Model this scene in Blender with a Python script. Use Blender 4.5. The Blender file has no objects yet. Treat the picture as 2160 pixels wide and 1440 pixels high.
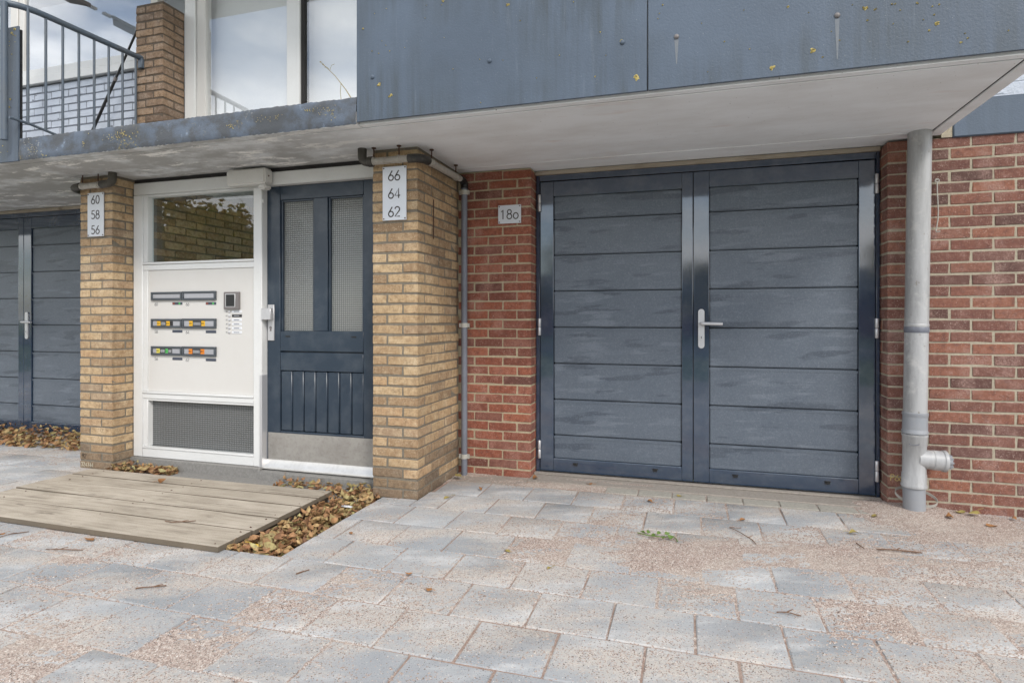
import bpy, bmesh, math, random
import numpy as np
from mathutils import Vector, Matrix
random.seed(7)
rng = np.random.default_rng(7)
R = math.radians
sc = bpy.context.scene
COL = sc.collection

# ------------------------------------------------------------------ camera, sky, sun, exposure
CAM_YAW = math.atan(372 / 1239.0)
cam_d = bpy.data.cameras.new('camera')
cam_d.sensor_width = 36.0
cam_d.lens = 36.0 * 1239.0 / 2160.0
cam_d.shift_y = -48.0 / 2160.0
cam_d.clip_start = 0.05
cam_d.clip_end = 600
cam = bpy.data.objects.new('camera', cam_d)
COL.objects.link(cam)
cam.location = (0, 0, 1.09)
cam.rotation_euler = (math.pi / 2, 0, CAM_YAW)
sc.camera = cam

SUN_DIR = Vector((0.62, -0.72, 0.80)).normalized()
world = bpy.data.worlds.new('World')
sc.world = world
world.use_nodes = True
wt = world.node_tree
wt.nodes.clear()
w_out = wt.nodes.new('ShaderNodeOutputWorld')
w_bg = wt.nodes.new('ShaderNodeBackground')
w_sky = wt.nodes.new('ShaderNodeTexSky')
w_sky.sky_type = 'NISHITA'
w_sky.sun_disc = False
w_sky.sun_elevation = math.asin(SUN_DIR.z)
w_sky.sun_rotation = math.atan2(SUN_DIR.x, SUN_DIR.y)
w_tc = wt.nodes.new('ShaderNodeTexCoord')
w_map = wt.nodes.new('ShaderNodeMapping')
w_map.inputs['Scale'].default_value = (1, 1, 2.6)
w_n = wt.nodes.new('ShaderNodeTexNoise')
w_n.inputs['Scale'].default_value = 1.9
w_n.inputs['Detail'].default_value = 7
w_n.inputs['Roughness'].default_value = 0.58
w_r = wt.nodes.new('ShaderNodeValToRGB')
w_r.color_ramp.elements[0].position = 0.41
w_r.color_ramp.elements[0].color = (0.12, 0.12, 0.12, 1)
w_r.color_ramp.elements[1].position = 0.56
w_r.color_ramp.elements[1].color = (1, 1, 1, 1)
w_mix = wt.nodes.new('ShaderNodeMix')
w_mix.data_type = 'RGBA'
w_mix.inputs[7].default_value = (9.6, 9.6, 9.6, 1)      # cloud radiance before the Background strength
wt.links.new(w_tc.outputs['Generated'], w_map.inputs['Vector'])
wt.links.new(w_map.outputs['Vector'], w_n.inputs['Vector'])
wt.links.new(w_n.outputs[0], w_r.inputs['Fac'])
wt.links.new(w_r.outputs['Color'], w_mix.inputs[0])
wt.links.new(w_sky.outputs['Color'], w_mix.inputs[6])
wt.links.new(w_mix.outputs[2], w_bg.inputs['Color'])
w_bg.inputs['Strength'].default_value = 0.10
wt.links.new(w_bg.outputs['Background'], w_out.inputs['Surface'])

sun_d = bpy.data.lights.new('sun', 'SUN')
sun_d.energy = 1.0
sun_d.angle = R(12)
sun_d.color = (1.0, 0.95, 0.88)
sun = bpy.data.objects.new('sun', sun_d)
COL.objects.link(sun)
sun.rotation_euler = (-SUN_DIR).to_track_quat('-Z', 'Y').to_euler()

vs = sc.view_settings
vs.view_transform = 'Standard'
vs.look = 'None'
vs.gamma = 1.0
vs.use_curve_mapping = False
vs.exposure = 1.05

# ------------------------------------------------------------------ object helpers
W = {}                                            # world position of every object's origin


def link(o, parent=None, loc=(0, 0, 0)):
    COL.objects.link(o)
    o.location = loc
    W[o.name] = Vector(loc)
    if parent is not None:
        o.parent = parent
        o.matrix_parent_inverse = Matrix.Translation(-W[parent.name])
    return o


def tag(o, label=None, cat=None, group=None, kind=None):
    if label: o['label'] = label
    if cat: o['category'] = cat
    if group: o['group'] = group
    if kind: o['kind'] = kind
    return o


def thing(name, label, cat, loc, group=None):
    o = bpy.data.objects.new(name, None)
    o.empty_display_size = 0.1
    link(o, None, loc)
    return tag(o, label, cat, group)


def mesh_of(bm, name, bevel=0.0, seg=1, smooth=True, angle=40):
    if bevel > 0:
        bmesh.ops.bevel(bm, geom=list(bm.edges), offset=bevel, segments=seg, affect='EDGES', profile=0.6, clamp_overlap=True)
    bmesh.ops.recalc_face_normals(bm, faces=bm.faces)
    me = bpy.data.meshes.new(name)
    bm.to_mesh(me)
    bm.free()
    if smooth:
        me.shade_smooth()
        me.set_sharp_from_angle(angle=R(angle))
    return me


def put(name, me, mats, parent=None, loc=(0, 0, 0)):
    o = bpy.data.objects.new(name, me)
    if mats is not None:
        for m in (mats if isinstance(mats, (list, tuple)) else [mats]):
            if len(me.materials) < (len(mats) if isinstance(mats, (list, tuple)) else 1):
                me.materials.append(m)
    return link(o, parent, loc)


def box(bm, x0, x1, y0, y1, z0, z1):
    m = Matrix.Translation(((x0 + x1) / 2, (y0 + y1) / 2, (z0 + z1) / 2)) @ Matrix.Diagonal((abs(x1 - x0), abs(y1 - y0), abs(z1 - z0), 1))
    return bmesh.ops.create_cube(bm, size=1.0, matrix=m)['verts']


def boxo(name, mat, parent, *dims, bevel=0.0, seg=1, jit=0):
    bm = bmesh.new()
    for d in (dims if isinstance(dims[0], (tuple, list)) else [dims]):
        box(bm, *d)
    return put(name, mesh_of(bm, name, bevel, seg), mat, parent)


def ring(c, u, v, r, n):
    return [c + (u * math.cos(2 * math.pi * k / n) + v * math.sin(2 * math.pi * k / n)) * r for k in range(n)]


def tube(bm, pts, rad, n=12, cap=True):
    """A round bar along a polyline; rad is one radius or one per point."""
    pts = [Vector(p) for p in pts]
    rs = rad if isinstance(rad, (list, tuple)) else [rad] * len(pts)
    prev, u = None, None
    for i, p in enumerate(pts):
        d = (pts[min(i + 1, len(pts) - 1)] - pts[max(i - 1, 0)]).normalized()
        if u is None:
            u = d.orthogonal().normalized()
        u = (u - d * u.dot(d)).normalized()
        vv = d.cross(u)
        cur = [bm.verts.new(q) for q in ring(p, u, vv, rs[i], n)]
        if prev:
            for k in range(n):
                bm.faces.new((prev[k], prev[(k + 1) % n], cur[(k + 1) % n], cur[k]))
        elif cap:
            bm.faces.new(list(reversed(cur)))
        prev = cur
    if cap:
        bm.faces.new(prev)


def tubeo(name, mat, parent, pts, rad, n=12, cap=True):
    bm = bmesh.new()
    tube(bm, pts, rad, n, cap)
    return put(name, mesh_of(bm, name), mat, parent)


def arc(p0, c, p1, n=7):
    """Points of a rounded corner from p0 over the corner c to p1 (quadratic)."""
    p0, c, p1 = Vector(p0), Vector(c), Vector(p1)
    return [p0 * (1 - t) ** 2 + c * 2 * t * (1 - t) + p1 * t * t for t in [k / n for k in range(n + 1)]]


def ribbon(bm, pts, w, fn, t):
    """A flat stroke of width w along a 2D polyline, fn(u, v, depth) -> world."""
    P = [Vector(p) for p in pts]
    L, Rr = [], []
    for i, p in enumerate(P):
        d = (P[min(i + 1, len(P) - 1)] - P[max(i - 1, 0)])
        if i == 0 and (P[0] - P[-1]).length < 1e-6 and len(P) > 3: d = P[1] - P[-2]
        if i == len(P) - 1 and (P[0] - P[-1]).length < 1e-6 and len(P) > 3: d = P[1] - P[-2]
        d.normalize()
        nrm = Vector((-d.y, d.x)) * w / 2
        L.append(p + nrm)
        Rr.append(p - nrm)
    A = [(bm.verts.new(fn(a.x, a.y, 0)), bm.verts.new(fn(b.x, b.y, 0)), bm.verts.new(fn(a.x, a.y, t)), bm.verts.new(fn(b.x, b.y, t))) for a, b in zip(L, Rr)]
    for q, s in zip(A, A[1:]):
        bm.faces.new((q[2], q[3], s[3], s[2]))
        bm.faces.new((q[0], s[0], s[1], q[1]))
        bm.faces.new((q[0], q[2], s[2], s[0]))
        bm.faces.new((q[1], s[1], s[3], q[3]))
    for q in (A[0], A[-1]):
        bm.faces.new((q[0], q[1], q[3], q[2]))


def ell(cx, cy, rx, ry, a0=0, a1=360, n=20):
    return [(cx + rx * math.cos(R(a0 + (a1 - a0) * k / n)), cy + ry * math.sin(R(a0 + (a1 - a0) * k / n))) for k in range(n + 1)]


GLYPH = {
    '0': [ell(.3, .5, .25, .47)],
    '1': [[(.1, .78), (.3, .97), (.3, 0)]],
    '2': [ell(.29, .72, .25, .25, 170, -30, 12) + [(.04, .03), (.57, .03)]],
    '4': [[(.44, 0), (.44, .97), (.02, .27), (.6, .27)]],
    '5': [[(.52, .97), (.15, .97), (.1, .55)] + ell(.27, .31, .28, .28, 110, -140, 14)],
    '6': [ell(.3, .28, .26, .26), [(.075, .41), (.44, .98)]],
    '8': [ell(.3, .75, .21, .22), ell(.3, .27, .26, .26)],
    '3': [ell(.28, .75, .22, .22, 150, -90, 10), ell(.28, .27, .26, .26, 90, -150, 10)],
    '7': [[(.05, .97), (.55, .97), (.2, 0)]],
    '9': [ell(.3, .7, .25, .25), [(.55, .7), (.3, 0)]],
    'o': [ell(.3, .31, .26, .31)],
    'N': [[(.05, 0), (.05, 1), (.5, 0), (.5, 1)]],
    'E': [[(.5, 1), (.05, 1), (.05, 0), (.5, 0)], [(.05, .5), (.42, .5)]],
    'J': [[(.45, 1), (.45, .2)] + ell(.25, .2, .2, .2, 0, -180, 6)],
    'A': [[(0, 0), (.28, 1), (.55, 0)], [(.1, .35), (.46, .35)]],
    'P': [[(.05, 0), (.05, 1), (.35, 1), (.5, .85), (.5, .65), (.35, .5), (.05, .5)]],
    '-': [[(.1, .4), (.5, .4)]],
    '~': [[(0, .4), (.15, .6), (.3, .3), (.45, .6), (.6, .4)]],
}


def write(name, text, x, z, y, h, stroke, mat, parent, adv=0.68, t=0.0008, slant=0.0):
    """Writing on a plane that faces -Y: one mesh per character, its left end at x, its foot at z."""
    outs = []
    for i, ch in enumerate(text):
        if ch == ' ': continue
        bm = bmesh.new()
        for line in GLYPH[ch]:
            ribbon(bm, line, stroke / h, lambda u, v, d: Vector((x + (i * adv + u + slant * v) * h, y - d, z + v * h)), t)
        outs.append(put(name, mesh_of(bm, name, smooth=False), mat, parent))
    return outs


# ------------------------------------------------------------------ material helpers
class Mat:
    def __init__(s, name):
        s.m = bpy.data.materials.new(name)
        s.m.use_nodes = True
        s.t = s.m.node_tree
        s.b = s.t.nodes['Principled BSDF']
        s.geo = s.node('ShaderNodeNewGeometry')
        s.pos = s.geo.outputs['Position']

    def node(s, typ, props=None, **ins):
        n = s.t.nodes.new(typ)
        for k, v in (props or {}).items(): setattr(n, k, v)
        for k, v in ins.items():
            s.set(n.inputs[k.replace('_', ' ')], v)
        return n

    def set(s, sock, v):
        if isinstance(v, bpy.types.NodeSocket): s.t.links.new(v, sock)
        elif isinstance(v, (tuple, list)) and len(v) == 3 and sock.type == 'RGBA': sock.default_value = (*v, 1)
        else: sock.default_value = v

    def noise(s, scale, detail=3, rough=0.55, vec=None, stretch=None):
        v = vec or s.pos
        if stretch:
            v = s.node('ShaderNodeMapping', Vector=v, Scale=stretch).outputs[0]
        return s.node('ShaderNodeTexNoise', Vector=v, Scale=scale, Detail=detail, Roughness=rough).outputs[0]

    def ramp(s, fac, *stops, interp='LINEAR'):
        n = s.node('ShaderNodeValToRGB', Fac=fac)
        cr = n.color_ramp
        cr.interpolation = interp
        while len(cr.elements) < len(stops): cr.elements.new(0.5)
        for e, (p, c) in zip(cr.elements, stops):
            e.position = p
            e.color = (c, c, c, 1) if isinstance(c, (int, float)) else (*c, 1)
        return n.outputs[0]

    def mix(s, fac, a, b, mode='MIX'):
        n = s.node('ShaderNodeMix', {'data_type': 'RGBA', 'blend_type': mode})
        s.set(n.inputs[0], fac); s.set(n.inputs[6], a); s.set(n.inputs[7], b)
        return n.outputs[2]

    def math(s, op, a, b=0.0, c=0.0):
        n = s.node('ShaderNodeMath', {'operation': op})
        s.set(n.inputs[0], a); s.set(n.inputs[1], b); s.set(n.inputs[2], c)
        return n.outputs[0]

    def bump(s, h, strength=0.3, dist=0.003, normal=None):
        n = s.node('ShaderNodeBump', Height=h, Strength=strength, Distance=dist)
        if normal: s.set(n.inputs['Normal'], normal)
        return n.outputs[0]

    def rnd(s):
        return s.node('ShaderNodeObjectInfo').outputs['Random']

    def done(s, color=None, rough=None, normal=None, metal=None, **kw):
        for k, v in dict(Base_Color=color, Roughness=rough, Normal=normal, Metallic=metal, **kw).items():
            if v is not None: s.set(s.b.inputs[k.replace('_', ' ')], v)
        return s.m


def srgb(r, g, b):
    return tuple(((c / 255 + 0.055) / 1.055) ** 2.4 if c > 10 else c / 255 / 12.92 for c in (r, g, b))


def brick_mat(name, stops, smudge, dirt, speck):
    m = Mat(name)
    base = m.ramp(m.rnd(), *stops)
    n1 = m.noise(30, 6, 0.72)
    c = m.mix(m.ramp(n1, (0.34, 0.75), (0.52, 0.0)), base, dirt)
    c = m.mix(m.ramp(n1, (0.54, 0.0), (0.72, 0.6)), c, smudge)
    c = m.mix(m.math('MULTIPLY', m.ramp(m.noise(7, 4, 0.6), (0.50, 0.0), (0.70, 0.8)), m.ramp(m.noise(110, 3, 0.7), (0.36, 0.0), (0.6, 1.0))), c, smudge)
    c = m.mix(m.ramp(m.noise(190, 2, 0.6), (0.62, 0.0), (0.69, 0.75)), c, speck)
    c = m.mix(m.ramp(m.noise(170, 3, 0.65, stretch=(1, 1, 1.7)), (0.32, 0.7), (0.40, 0.0)), c, tuple(x * 0.4 for x in dirt))
    h = m.math('ADD', m.math('MULTIPLY', m.noise(60, 5, 0.7), 0.7), m.math('MULTIPLY', m.noise(260, 3, 0.6), 0.3))
    return m.done(c, 0.88, m.bump(h, 0.9, 0.008))


M = {}
Y_STOPS = [(0.0, srgb(142, 118, 92)), (0.15, srgb(162, 134, 102)), (0.4, srgb(178, 150, 114)), (0.65, srgb(190, 164, 128)), (0.85, srgb(184, 150, 112)), (1.0, srgb(158, 136, 112))]
M['yellow'] = brick_mat('yellow_brick', Y_STOPS, srgb(208, 188, 156), srgb(126, 102, 76), srgb(214, 200, 174))
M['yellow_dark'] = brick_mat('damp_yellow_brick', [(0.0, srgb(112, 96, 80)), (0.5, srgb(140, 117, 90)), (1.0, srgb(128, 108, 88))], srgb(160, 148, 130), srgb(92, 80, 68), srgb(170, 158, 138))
M['brown'] = brick_mat('brown_brick', [(0.0, srgb(112, 92, 76)), (0.4, srgb(138, 114, 92)), (0.75, srgb(154, 128, 102)), (1.0, srgb(130, 110, 94))], srgb(172, 156, 140), srgb(96, 80, 66), srgb(180, 164, 142))
R_STOPS = [(0.0, srgb(92, 60, 53)), (0.2, srgb(122, 71, 56)), (0.5, srgb(142, 81, 60)), (0.75, srgb(154, 92, 69)), (1.0, srgb(122, 82, 71))]
M['red'] = brick_mat('red_brick', R_STOPS, srgb(172, 130, 116), srgb(98, 58, 50), srgb(196, 172, 158))
M['red_dull'] = brick_mat('dull_red_brick', [(0.0, srgb(88, 64, 58)), (0.25, srgb(112, 75, 65)), (0.55, srgb(128, 84, 70)), (0.85, srgb(144, 95, 75)), (1.0, srgb(106, 78, 72))], srgb(168, 138, 128), srgb(96, 64, 59), srgb(196, 176, 164))


def mortar_mat(name, col):
    m = Mat(name)
    c = m.mix(m.ramp(m.noise(60, 5, 0.7), (0.35, 0.0), (0.7, 1.0)), tuple(x * 0.72 for x in col), col)
    c = m.mix(m.ramp(m.noise(400, 2, 0.5), (0.34, 0.6), (0.42, 0.0)), c, tuple(x * 0.4 for x in col))
    return m.done(c, 0.95, m.bump(m.noise(240, 4, 0.7), 0.8, 0.006))


M['mortar_y'] = mortar_mat('grey_mortar', srgb(134, 126, 112))
M['mortar_r'] = mortar_mat('pale_mortar', srgb(190, 180, 159))
M['mortar_rd'] = mortar_mat('sandy_mortar', srgb(190, 176, 148))
M['mortar_b'] = mortar_mat('brown_mortar', srgb(104, 92, 80))


def paint(name, col, rough=0.4, bump=0.15, bscale=220, dirt=0.25, dirtcol=None, spec=0.5):
    m = Mat(name)
    dc = dirtcol or tuple(x * 0.55 for x in col)
    c = m.mix(m.math('MULTIPLY', m.ramp(m.noise(5, 6, 0.65), (0.42, 0.0), (0.8, 1.0)), dirt), col, dc)
    c = m.mix(m.math('MULTIPLY', m.ramp(m.noise(45, 4, 0.7), (0.5, 0.0), (0.8, 1.0)), dirt * 0.7), c, dc)
    return m.done(c, rough, m.bump(m.noise(bscale, 3, 0.5), bump, 0.002), Specular_IOR_Level=spec)


def dusty_paint(name, col, rough, spec=1.0, ior=1.6):
    """Satin anthracite paint with fine scratches and dust."""
    m = Mat(name)
    c = m.mix(m.math('MULTIPLY', m.ramp(m.noise(7, 5, 0.65), (0.45, 0.0), (0.8, 1.0)), 0.3), col, srgb(110, 116, 122))
    c = m.mix(m.ramp(m.noise(420, 2, 0.6), (0.68, 0.0), (0.76, 0.35)), c, srgb(150, 155, 160))
    h = m.math('ADD', m.math('MULTIPLY', m.noise(60, 3, 0.5, stretch=(4, 4, .3)), 0.6), m.math('MULTIPLY', m.noise(300, 2), 0.12))
    return m.done(c, rough, m.bump(h, 0.03, 0.003), Specular_IOR_Level=spec, IOR=ior)


DARK = srgb(44, 57, 72)
M['gloss'] = dusty_paint('gloss_anthracite_paint', srgb(42, 59, 80), 0.06, 1.0, 1.66)
M['door'] = dusty_paint('door_anthracite_paint', srgb(44, 57, 71), 0.3, 0.5, 1.5)


def panel_mat():
    m = Mat('stippled_anthracite_panel')
    col = srgb(83, 93, 105)
    tl = m.node('ShaderNodeMapping', Vector=m.pos, Rotation=(0, 0.05, 0)).outputs[0]
    warp = m.noise(1.0, 4, 0.52, vec=tl, stretch=(2.6, 1, 21))
    w = m.noise(1.0, 4, 0.55, vec=tl, stretch=(2.3, 3, 15))
    sm = m.noise(4, 4, 0.6)
    c = m.mix(m.math('MULTIPLY', m.ramp(warp, (0.54, 0.0), (0.60, 0.6)), m.ramp(sm, (0.42, 0.1), (0.62, 1.0))), col, srgb(112, 121, 132))
    c = m.mix(m.ramp(w, (0.38, 0.75), (0.42, 0.0)), c, srgb(56, 66, 79))
    c = m.mix(m.ramp(m.noise(3, 4, 0.6), (0.4, 0.0), (0.8, 0.4)), c, srgb(106, 113, 122))
    g = m.noise(130, 3, 0.8)
    c = m.mix(m.ramp(g, (0.54, 0.0), (0.70, 0.45)), c, srgb(132, 140, 150))
    c = m.mix(m.ramp(g, (0.30, 0.45), (0.46, 0.0)), c, srgb(52, 62, 75))
    return m.done(c, 0.4, m.bump(m.noise(200, 3, 0.7), 0.45, 0.003), Specular_IOR_Level=0.7)


M['panel'] = panel_mat()
M['white'] = paint('white_gloss_paint', srgb(218, 219, 218), 0.36, 0.1, 90, 0.16, srgb(178, 174, 164))
M['cream'] = paint('cream_panel_paint', srgb(208, 206, 202), 0.5, 0.22, 260, 0.12, srgb(186, 180, 168))
M['white_plastic'] = paint('white_plastic', srgb(212, 210, 206), 0.4, 0.03, 90, 0.15)
M['steel'] = paint('brushed_steel', srgb(208, 207, 204), 0.30, 0.1, 300, 0.35, srgb(128, 122, 114))
M['steel'].node_tree.nodes['Principled BSDF'].inputs['Metallic'].default_value = 0.55
M['kick'] = paint('scuffed_kick_plate', srgb(168, 165, 160), 0.42, 0.1, 200, 0.7, srgb(112, 106, 100))
M['kick'].node_tree.nodes['Principled BSDF'].inputs['Metallic'].default_value = 0.35
M['alu'] = paint('satin_aluminium', srgb(206, 206, 208), 0.35, 0.03, 200, 0.1)
M['alu'].node_tree.nodes['Principled BSDF'].inputs['Metallic'].default_value = 0.5
M['sign'] = paint('brushed_sign_plate', srgb(208, 211, 216), 0.4, 0.04, 200, 0.1)
M['sign'].node_tree.nodes['Principled BSDF'].inputs['Metallic'].default_value = 0.25
M['sign_white'] = paint('white_sign_plate', srgb(205, 208, 214), 0.4, 0.04, 200, 0.1)
M['numeral'] = paint('dark_numeral_paint', srgb(62, 55, 50), 0.5, 0.0, 100, 0.0)
M['black'] = paint('black_plastic', srgb(30, 31, 33), 0.4, 0.1, 200, 0.2, srgb(70, 68, 64))
M['black_old'] = paint('dusty_black_plastic', srgb(36, 35, 34), 0.45, 0.25, 90, 0.9, srgb(92, 86, 76))
M['letter_frame'] = paint('letterbox_grey', srgb(74, 80, 86), 0.42, 0.05, 200, 0.2)
M['letter_flap'] = paint('letterbox_flap', srgb(176, 177, 182), 0.42, 0.05, 200, 0.25)
M['letter_flap'].node_tree.nodes['Principled BSDF'].inputs['Metallic'].default_value = 0.3
M['plate_dark'] = paint('dark_name_plate', srgb(66, 72, 86), 0.4, 0.0, 100, 0.1)
M['intercom'] = paint('intercom_grey', srgb(118, 113, 112), 0.45, 0.03, 100, 0.1)
M['rust'] = paint('rusted_steel', srgb(84, 58, 44), 0.8, 0.4, 160, 0.8, srgb(56, 40, 32))
for k, c in dict(yellow_label=(230, 178, 40), pale_label=(222, 208, 88), green_label=(86, 190, 96), orange_label=(226, 132, 30), black_label=(40, 40, 42), paper=(222, 224, 228), red_label=(130, 66, 52)).items():
    M[k] = paint(k, srgb(*c), 0.5, 0, 100, 0.05)
M['chalk'] = paint('chalk', srgb(206, 200, 180), 0.9, 0.3, 300, 0.4)
M['chalk_yellow'] = paint('yellow_chalk', srgb(206, 184, 120), 0.9, 0.3, 300, 0.4)


def fascia_mat(name, col, streak=1.0):
    m = Mat(name)
    blotch = m.noise(1.7, 5, 0.6)
    c = m.mix(m.ramp(blotch, (0.35, 0.0), (0.7, 1.0)), tuple(x * 0.86 for x in col), tuple(x * 1.1 for x in col))
    st = m.noise(1.0, 6, 0.7, stretch=(16, 16, 0.9))
    big = m.noise(1.4, 3, 0.5)
    f = m.math('MULTIPLY', m.math('MULTIPLY', m.ramp(st, (0.40, 0.0), (0.64, 1.0)), m.ramp(big, (0.36, 0.0), (0.56, 1.0))), 0.8 * streak)
    c = m.mix(f, c, srgb(66, 72, 74))
    lt = m.noise(1.0, 6, 0.72, stretch=(38, 38, 2.2))
    c = m.mix(m.math('MULTIPLY', m.ramp(lt, (0.60, 0.0), (0.76, 0.35)), streak), c, srgb(124, 134, 145))
    c = m.mix(m.ramp(m.noise(150, 2, 0.5), (0.73, 0.0), (0.76, 0.5)), c, srgb(150, 155, 155))
    h = m.math('ADD', m.math('MULTIPLY', m.noise(95, 4, 0.6), 0.8), m.math('MULTIPLY', m.noise(330, 2), 0.2))
    return m.done(c, 0.5, m.bump(h, 0.36, 0.005), Specular_IOR_Level=0.35)


M['fascia'] = fascia_mat('blue_grey_fascia_paint', srgb(85, 97, 112))
M['fascia_wall'] = fascia_mat('blue_grey_lintel_paint', srgb(90, 103, 119), 0.4)


def edge_mat():
    m = Mat('weathered_blue_grey_edge')
    col = srgb(90, 101, 116)
    n = m.noise(7, 6, 0.68)
    c = m.mix(m.ramp(n, (0.44, 0.95), (0.60, 0.0)), col, srgb(74, 77, 81))
    c = m.mix(m.ramp(m.noise(13, 5, 0.6), (0.62, 0.0), (0.7, 0.8)), c, srgb(126, 140, 158))
    patch = m.ramp(m.noise(2.6, 3, 0.5), (0.58, 0.0), (0.66, 1.0))
    fleck = m.noise(75, 4, 0.7)
    c = m.mix(m.math('MULTIPLY', patch, m.ramp(fleck, (0.60, 0.0), (0.65, 1.0))), c, srgb(186, 184, 172))
    patch2 = m.ramp(m.noise(3.1, 3, 0.5, stretch=(1, 2, 1.3)), (0.58, 0.0), (0.68, 1.0))
    c = m.mix(m.math('MULTIPLY', patch2, m.ramp(m.noise(52, 4, 0.7), (0.56, 0.0), (0.63, 0.9))), c, srgb(168, 150, 72))
    h = m.math('ADD', m.math('MULTIPLY', n, 0.5), m.math('MULTIPLY', m.noise(120, 4, 0.65), 0.5))
    return m.done(c, 0.62, m.bump(h, 0.6, 0.008))


M['edge'] = edge_mat()


def soffit_mat():
    m = Mat('old_white_soffit_paint')
    col = srgb(232, 235, 238)
    x = m.node('ShaderNodeSeparateXYZ', Vector=m.pos).outputs[0]
    zone = m.ramp(m.math('MULTIPLY_ADD', x, 0.1, 0.6), (0.36, 1.0), (0.46, 0.0))       # the older, stained left half of the deck
    c = m.mix(m.ramp(m.noise(2.2, 5, 0.6, stretch=(1, 2.4, 1)), (0.4, 0.0), (0.7, 0.4)), col, srgb(194, 191, 188))
    c = m.mix(m.math('MULTIPLY', zone, m.ramp(m.noise(3.2, 6, 0.65, stretch=(1, 1.8, 1)), (0.36, 0.1), (0.54, 0.9))), c, srgb(168, 167, 165))
    wp = m.ramp(m.noise(2.4, 6, 0.72, stretch=(1, 3.2, 1)), (0.545, 0.0), (0.60, 1.0))
    c = m.mix(m.math('MULTIPLY', zone, wp), c, srgb(246, 245, 242))
    c = m.mix(m.ramp(m.noise(1.6, 4, 0.6, stretch=(1, 3, 1)), (0.62, 0.0), (0.74, 0.3)), c, srgb(186, 150, 128))
    c = m.mix(m.ramp(m.noise(85, 2, 0.4), (0.74, 0.0), (0.77, 0.7)), c, srgb(96, 82, 70))
    return m.done(c, 0.8, m.bump(m.noise(120, 4, 0.6), 0.25, 0.004))


M['soffit'] = soffit_mat()
M['groove'] = paint('dark_groove', srgb(46, 44, 44), 0.9, 0.2, 100, 0.4)
M['concrete'] = mortar_mat('grey_concrete', srgb(150, 148, 144))
M['apron'] = mortar_mat('sandy_concrete', srgb(166, 158, 149))
M['cream_stone'] = mortar_mat('cream_edging_stone', srgb(178, 174, 164))


def grain_colour(m, scale):
    v = m.node('ShaderNodeTexVoronoi', Vector=m.pos, Scale=scale)
    sep = m.node('ShaderNodeSeparateColor', Color=v.outputs['Color'])
    c = m.ramp(sep.outputs[0], (0.0, srgb(82, 74, 69)), (0.14, srgb(128, 111, 103)), (0.35, srgb(158, 139, 129)), (0.6, srgb(174, 157, 146)), (0.85, srgb(188, 175, 165)), (0.97, srgb(208, 203, 196)))
    return v, sep.outputs[1], c


def paver_mat():
    m = Mat('grey_concrete_paver')
    base = m.ramp(m.rnd(), (0.0, srgb(142, 146, 149)), (0.5, srgb(151, 154, 157)), (1.0, srgb(160, 163, 165)))
    c = m.mix(m.ramp(m.noise(3.0, 5, 0.6), (0.4, 0.0), (0.65, 0.5)), base, srgb(172, 173, 174))
    rot = m.node('ShaderNodeMapping', Vector=m.pos, Rotation=(0, 0, -0.35)).outputs[0]
    field = m.noise(1.35, 6, 0.66, vec=rot, stretch=(1, 2.3, 1))
    # a film of pale dust, then single grains of sand ever denser towards the drifts
    film = m.math('MULTIPLY', m.ramp(field, (0.44, 0.0), (0.58, 0.95)), m.ramp(m.noise(45, 4, 0.6), (0.3, 0.3), (0.6, 1.0)))
    c = m.mix(film, c, srgb(188, 181, 172))
    wash = m.math('MULTIPLY', m.ramp(m.noise(2.1, 4, 0.6, vec=rot, stretch=(1, 2.8, 1)), (0.52, 0.0), (0.66, 0.75)), m.ramp(m.noise(30, 4, 0.6), (0.3, 0.4), (0.6, 1.0)))
    c = m.mix(wash, c, srgb(198, 198, 197))
    _, pick, gcol = grain_colour(m, 260.0)
    dens = m.ramp(field, (0.36, 0.03), (0.48, 0.14), (0.60, 0.45), (0.70, 0.7))
    near = m.ramp(m.noise(16, 4, 0.7), (0.35, 0.3), (0.65, 1.0))
    c = m.mix(m.math('LESS_THAN', pick, m.math('MULTIPLY', dens, near)), c, gcol)
    c = m.mix(m.ramp(m.noise(210, 2, 0.6), (0.32, 0.85), (0.375, 0.0)), c, srgb(84, 80, 78))
    c = m.mix(m.ramp(m.noise(300, 2, 0.6), (0.65, 0.0), (0.7, 0.7)), c, srgb(206, 206, 204))
    return m.done(c, 0.9, m.bump(m.noise(300, 3, 0.7), 0.55, 0.004))


M['paver'] = paver_mat()


def sand_mat():
    m = Mat('crushed_pink_sand')
    v, _, c = grain_colour(m, 280.0)
    c = m.mix(m.ramp(m.noise(3, 4, 0.6), (0.42, 0.0), (0.7, 0.5)), c, srgb(184, 175, 164))
    c = m.mix(m.ramp(m.noise(14, 4, 0.7), (0.5, 0.0), (0.7, 0.35)), c, srgb(134, 112, 102))
    z = m.node('ShaderNodeSeparateXYZ', Vector=m.pos).outputs[2]
    damp = m.ramp(m.math('MULTIPLY_ADD', z, 100.0, 0.8), (0.30, 0.85), (0.62, 0.0))      # the packed sand down in the joints
    c = m.mix(damp, c, srgb(142, 119, 106))
    return m.done(c, 0.95, m.bump(v.outputs['Distance'], 0.5, 0.002))


M['sand'] = sand_mat()


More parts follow.
